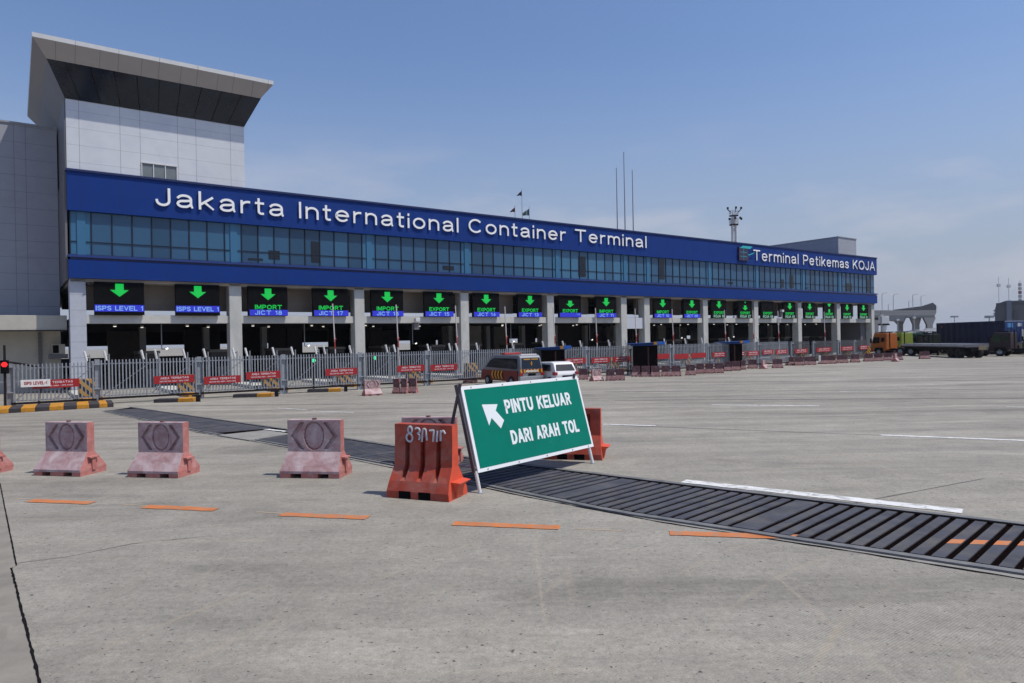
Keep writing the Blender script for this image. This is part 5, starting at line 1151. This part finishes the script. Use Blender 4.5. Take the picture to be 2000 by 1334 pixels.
for px, y0, y1, wd, lab in ((1951, 541, 592, .5, 'thin antenna mast at the left corner of the harbour building'), (1970.5, 543, 588, .6, 'thin antenna mast behind the stair tower of the harbour building'), (1992.5, 548, 588, 1.0, 'lattice antenna tower in red and white behind the harbour building')):
    p = AT(px, y1, Dh + 20); pt_ = AT(px, y0, Dh + 20)
    o = thing('antenna_mast', lab, 'antenna mast', (p.x, p.y, 0), 0); m_ = MB(); m_.tube((0, 0, 0), (0, 0, pt_.z), .22 * wd, 6, .1)
    if wd == 1.0:
        m_ = MB(); m_.tube((0, 0, 0), (0, 0, pt_.z), .1, 5)
        for k in range(9):
            z = 8 + k * 1.6
            m_.k = 0 if k % 3 else 1; m_.box(-.42, .42, -.42, .42, z, z + 1.2)
        m_.build('mast', [mat('pale_mast', (.36, .33, .34), .7), mat('faded_red_mast', (.20, .10, .11), .7)], o)
    else:
        m_.box(-.5, .5, -.5, .5, pt_.z - 4, pt_.z - 2.8); m_.build('mast', steel_l, o)
# mid-distance clutter: control cabinet, gantry, sheds, poles
p = AT(1727, 690, 110); o = thing('signal_cabinet', 'white box on a white column beside the end of the gate building', 'cabinet', (p.x, p.y, 0)); MB().tube((0, 0, 0), (0, 0, 4.2), .45, 12).build('column', whitep, o); MB().box(-.62, .62, -.5, .5, 4.25, 5.5).build('box', whitep, o, bevel=.04); MB().box(-.66, .66, -.55, .55, 4.0, 4.24).build('plinth', dark, o)
for px, yt, D, lab in ((1721, 608, 105, 'thin grey pole beside the white box column'), (1785, 613, 120, 'thin dark pole in front of the flyover piers'), (1753, 618, 130, 'thin grey pole left of the flared piers')):
    p = AT(px, yt, D); o = thing('utility_pole', lab, 'pole', (p.x, p.y, 0)); MB().tube((0, 0, 0), (0, 0, p.z), .12, 8, .09).build('pole', steel, o); MB().box(-.15, .3, -.1, .1, p.z - .8, p.z - .5).build('fixture', steel_l, o)
p = AT(1823, 660, 150); o = thing('lattice_gantry', 'pale portal gantry left of the container top', 'gantry', (p.x, p.y, 0)); m_ = MB()
for x in (-1.9, 2.2): m_.box(x - .12, x + .12, -.1, .1, 0, 3.5)
m_.box(-1.9, 2.2, -.1, .1, 3.3, 3.6); m_.box(-1.9, 2.2, -.08, .08, 2.6, 2.7)
for k in range(5): m_.tube((-1.9 + k * .8, 0, 2.65), (-1.1 + k * .8, 0, 3.35), .05, 5)
m_.build('frame', steel_l, o)
for i, (xa, xb, yt, D, c, lab) in enumerate(((1734, 1804, 649, 180, (.16, .17, .19), 'low grey shed under the flyover'), (1890, 1925, 640, 220, (.2, .2, .22), 'low pale shed behind the container'), (1806, 1842, 645, 200, (.34, .35, .37), 'pale low warehouse left of the container'))):
    a_, b_ = AT(xa, yt, D), AT(xb, yt, D); o = thing('harbour_shed', lab, 'shed', ((a_.x + b_.x) / 2, D, 0)); hwid = (b_.x - a_.x) / 2
    MB().box(-hwid, hwid, 0, 10, 0, a_.z - .3).build('wall', mat('shed_wall', c, .7, var=.1, vscale=.3), o); MB().prism([(-.3, a_.z - .3), (5, a_.z + .2), (10.3, a_.z - .3)], 'x', -hwid - .2, hwid + .2).build('roof', mat('shed_roof', tuple(v * .7 for v in c), .7), o)
# objects on/behind the terminal roof
def roofpole(px, yb, yt, D, lab, r=.06, name='roof_antenna', cat='antenna', grp=None):
    p0_, p1_ = AT(px + 4, yb, D), AT(px, yt, D); o = thing(name, lab, cat, (p0_.x, p0_.y, p0_.z - 2), 0, grp)
    MB().tube((0, 0, 0), (0, 0, p1_.z - p0_.z + 2), r, 6, r * .6).build('pole', steel, o); return o, p1_.z - p0_.z + 2
roofpole(1202, 446, 328, 90, 'tall thin roof antenna, left of three', .085, grp='three thin roof antennas'); roofpole(1217, 446, 297, 90, 'tallest thin roof antenna, middle of three', .085, grp='three thin roof antennas'); roofpole(1233, 447, 332, 90, 'tall thin roof antenna, right of three', .085, grp='three thin roof antennas')
fm_ = [mat('dark_red_flag', (.10, .03, .04), .8), mat('dark_flag', (.04, .03, .05), .8), mat('grey_green_flag', (.13, .19, .18), .8)]
for i, (px, yb, yt, s_, lab) in enumerate(((1002, 425, 401, .9, 'small dark red flag on the leftmost roof flagpole'), (1016, 427, 369, .9, 'small dark flag on the tallest roof flagpole'), (1030, 429, 404, 1.25, 'grey green flag on the rightmost roof flagpole'))):
    o, h = roofpole(px, yb, yt, 95, lab, .05, 'flagpole', 'flagpole', 'flagpoles on the roof')
    n = 8; vs = []
    for k in range(n + 1):
        x = -.75 * s_ * k / n * 1.1; yv = .12 * math.sin(k * 1.3); dz = -.55 * k / n
        vs += [(x, yv, h - .25 + dz * 1.2), (x, yv + .02, h - .25 - .75 * s_ + dz * .55 + .3 * k / n)]
    MB().add(vs, [(2 * k, 2 * k + 1, 2 * k + 3, 2 * k + 2) for k in range(n)]).build('flag', fm_[i], o)
# lattice light mast behind the roof
D = 150; pb, pt_ = AT(1434, 475, D), AT(1432, 405, D); o = thing('lattice_tower', 'pale lattice tower with round platforms and floodlights behind the roof', 'lattice tower', (pb.x, pb.y, 0)); u_ = D / F; zt = pt_.z
m_ = MB(); r__ = 4.5 * u_
for k in range(4):
    a_ = math.pi / 4 + k * math.pi / 2; m_.tube((r__ * math.cos(a_), r__ * math.sin(a_), 0), (r__ * math.cos(a_), r__ * math.sin(a_), zt - 35 * u_), .16, 6)
for k in range(14):
    z = zt - 36 * u_ - k * 1.3
    for q in range(4):
        a_ = math.pi / 4 + q * math.pi / 2; b__ = a_ + math.pi / 2; m_.tube((r__ * math.cos(a_), r__ * math.sin(a_), z), (r__ * math.cos(b__), r__ * math.sin(b__), z + (1.3 if k % 2 else 0)), .09, 5)
m_.build('legs', steel_l, o)
m_ = MB(); m_.tube((0, 0, zt - 35 * u_), (0, 0, zt - 33 * u_), 8.5 * u_, 14); m_.tube((0, 0, zt - 17 * u_), (0, 0, zt - 16 * u_), 9 * u_, 14); m_.build('platform', dark, o)
m_ = MB(); m_.tube((0, 0, zt - 33 * u_), (0, 0, zt - 20 * u_), 6 * u_, 12); 
for k in range(12):
    a_ = k * math.pi / 6
    for z0, z1 in ((34, 22), (16, 7)): m_.tube((8.6 * u_ * math.cos(a_), 8.6 * u_ * math.sin(a_), zt - z0 * u_), (8.6 * u_ * math.cos(a_), 8.6 * u_ * math.sin(a_), zt - z1 * u_), .05, 4)
for z0 in (22, 28, 7, 12):
    for k in range(12):
        a_, b__ = k * math.pi / 6, (k + 1) * math.pi / 6; m_.tube((8.6 * u_ * math.cos(a_), 8.6 * u_ * math.sin(a_), zt - z0 * u_), (8.6 * u_ * math.cos(b__), 8.6 * u_ * math.sin(b__), zt - z0 * u_), .06, 4)
m_.build('railing', steel_l, o)
m_ = MB()
for x, z in ((-14, 3), (2, 2), (12, 3), (-11, 24), (0, 22), (10, 22), (12, 24)): m_.box((x - 1.6) * u_, (x + 1.6) * u_, -9.5 * u_, -7 * u_, zt - (z + 2) * u_, zt - (z - 2) * u_)
for x, z in ((-14, 5), (12, 5), (2, 4)): m_.tube((x * u_, -7 * u_, zt - z * u_), (x * .55 * u_, -6 * u_, zt - 11 * u_), .1, 5)
m_.build('floodlight', dark, o)
# small fittings
for ob in list(SC.objects):
    if ob.type == 'MESH' and ob.parent is None and 'label' not in ob and 'kind' not in ob: print('untagged', ob.name)
# ------------------------------------------------------------------ haze
if True:
    hzm = bpy.data.materials.new('air'); hzm.use_nodes = True; n = hzm.node_tree
    for x in list(n.nodes):
        if x.type != 'OUTPUT_MATERIAL': n.nodes.remove(x)
    v = n.nodes.new('ShaderNodeVolumePrincipled'); v.inputs['Color'].default_value = (.80, .88, 1, 1); v.inputs['Density'].default_value = .00013; v.inputs['Anisotropy'].default_value = .2
    n.links.new(v.outputs[0], [x for x in n.nodes if x.type == 'OUTPUT_MATERIAL'][0].inputs['Volume'])
    hz_ = MB().box(-1510, 1510, -210, 1510, -1, 46).build('haze', hzm); hz_['kind'] = 'stuff'; hz_['label'] = 'thin pale haze over the port'; hz_['category'] = 'haze'

for ob in SC.objects:
    if ob.parent is None and 'label' in ob and len(ob['label'].split()) > 16: print('LONG', ob['label'])
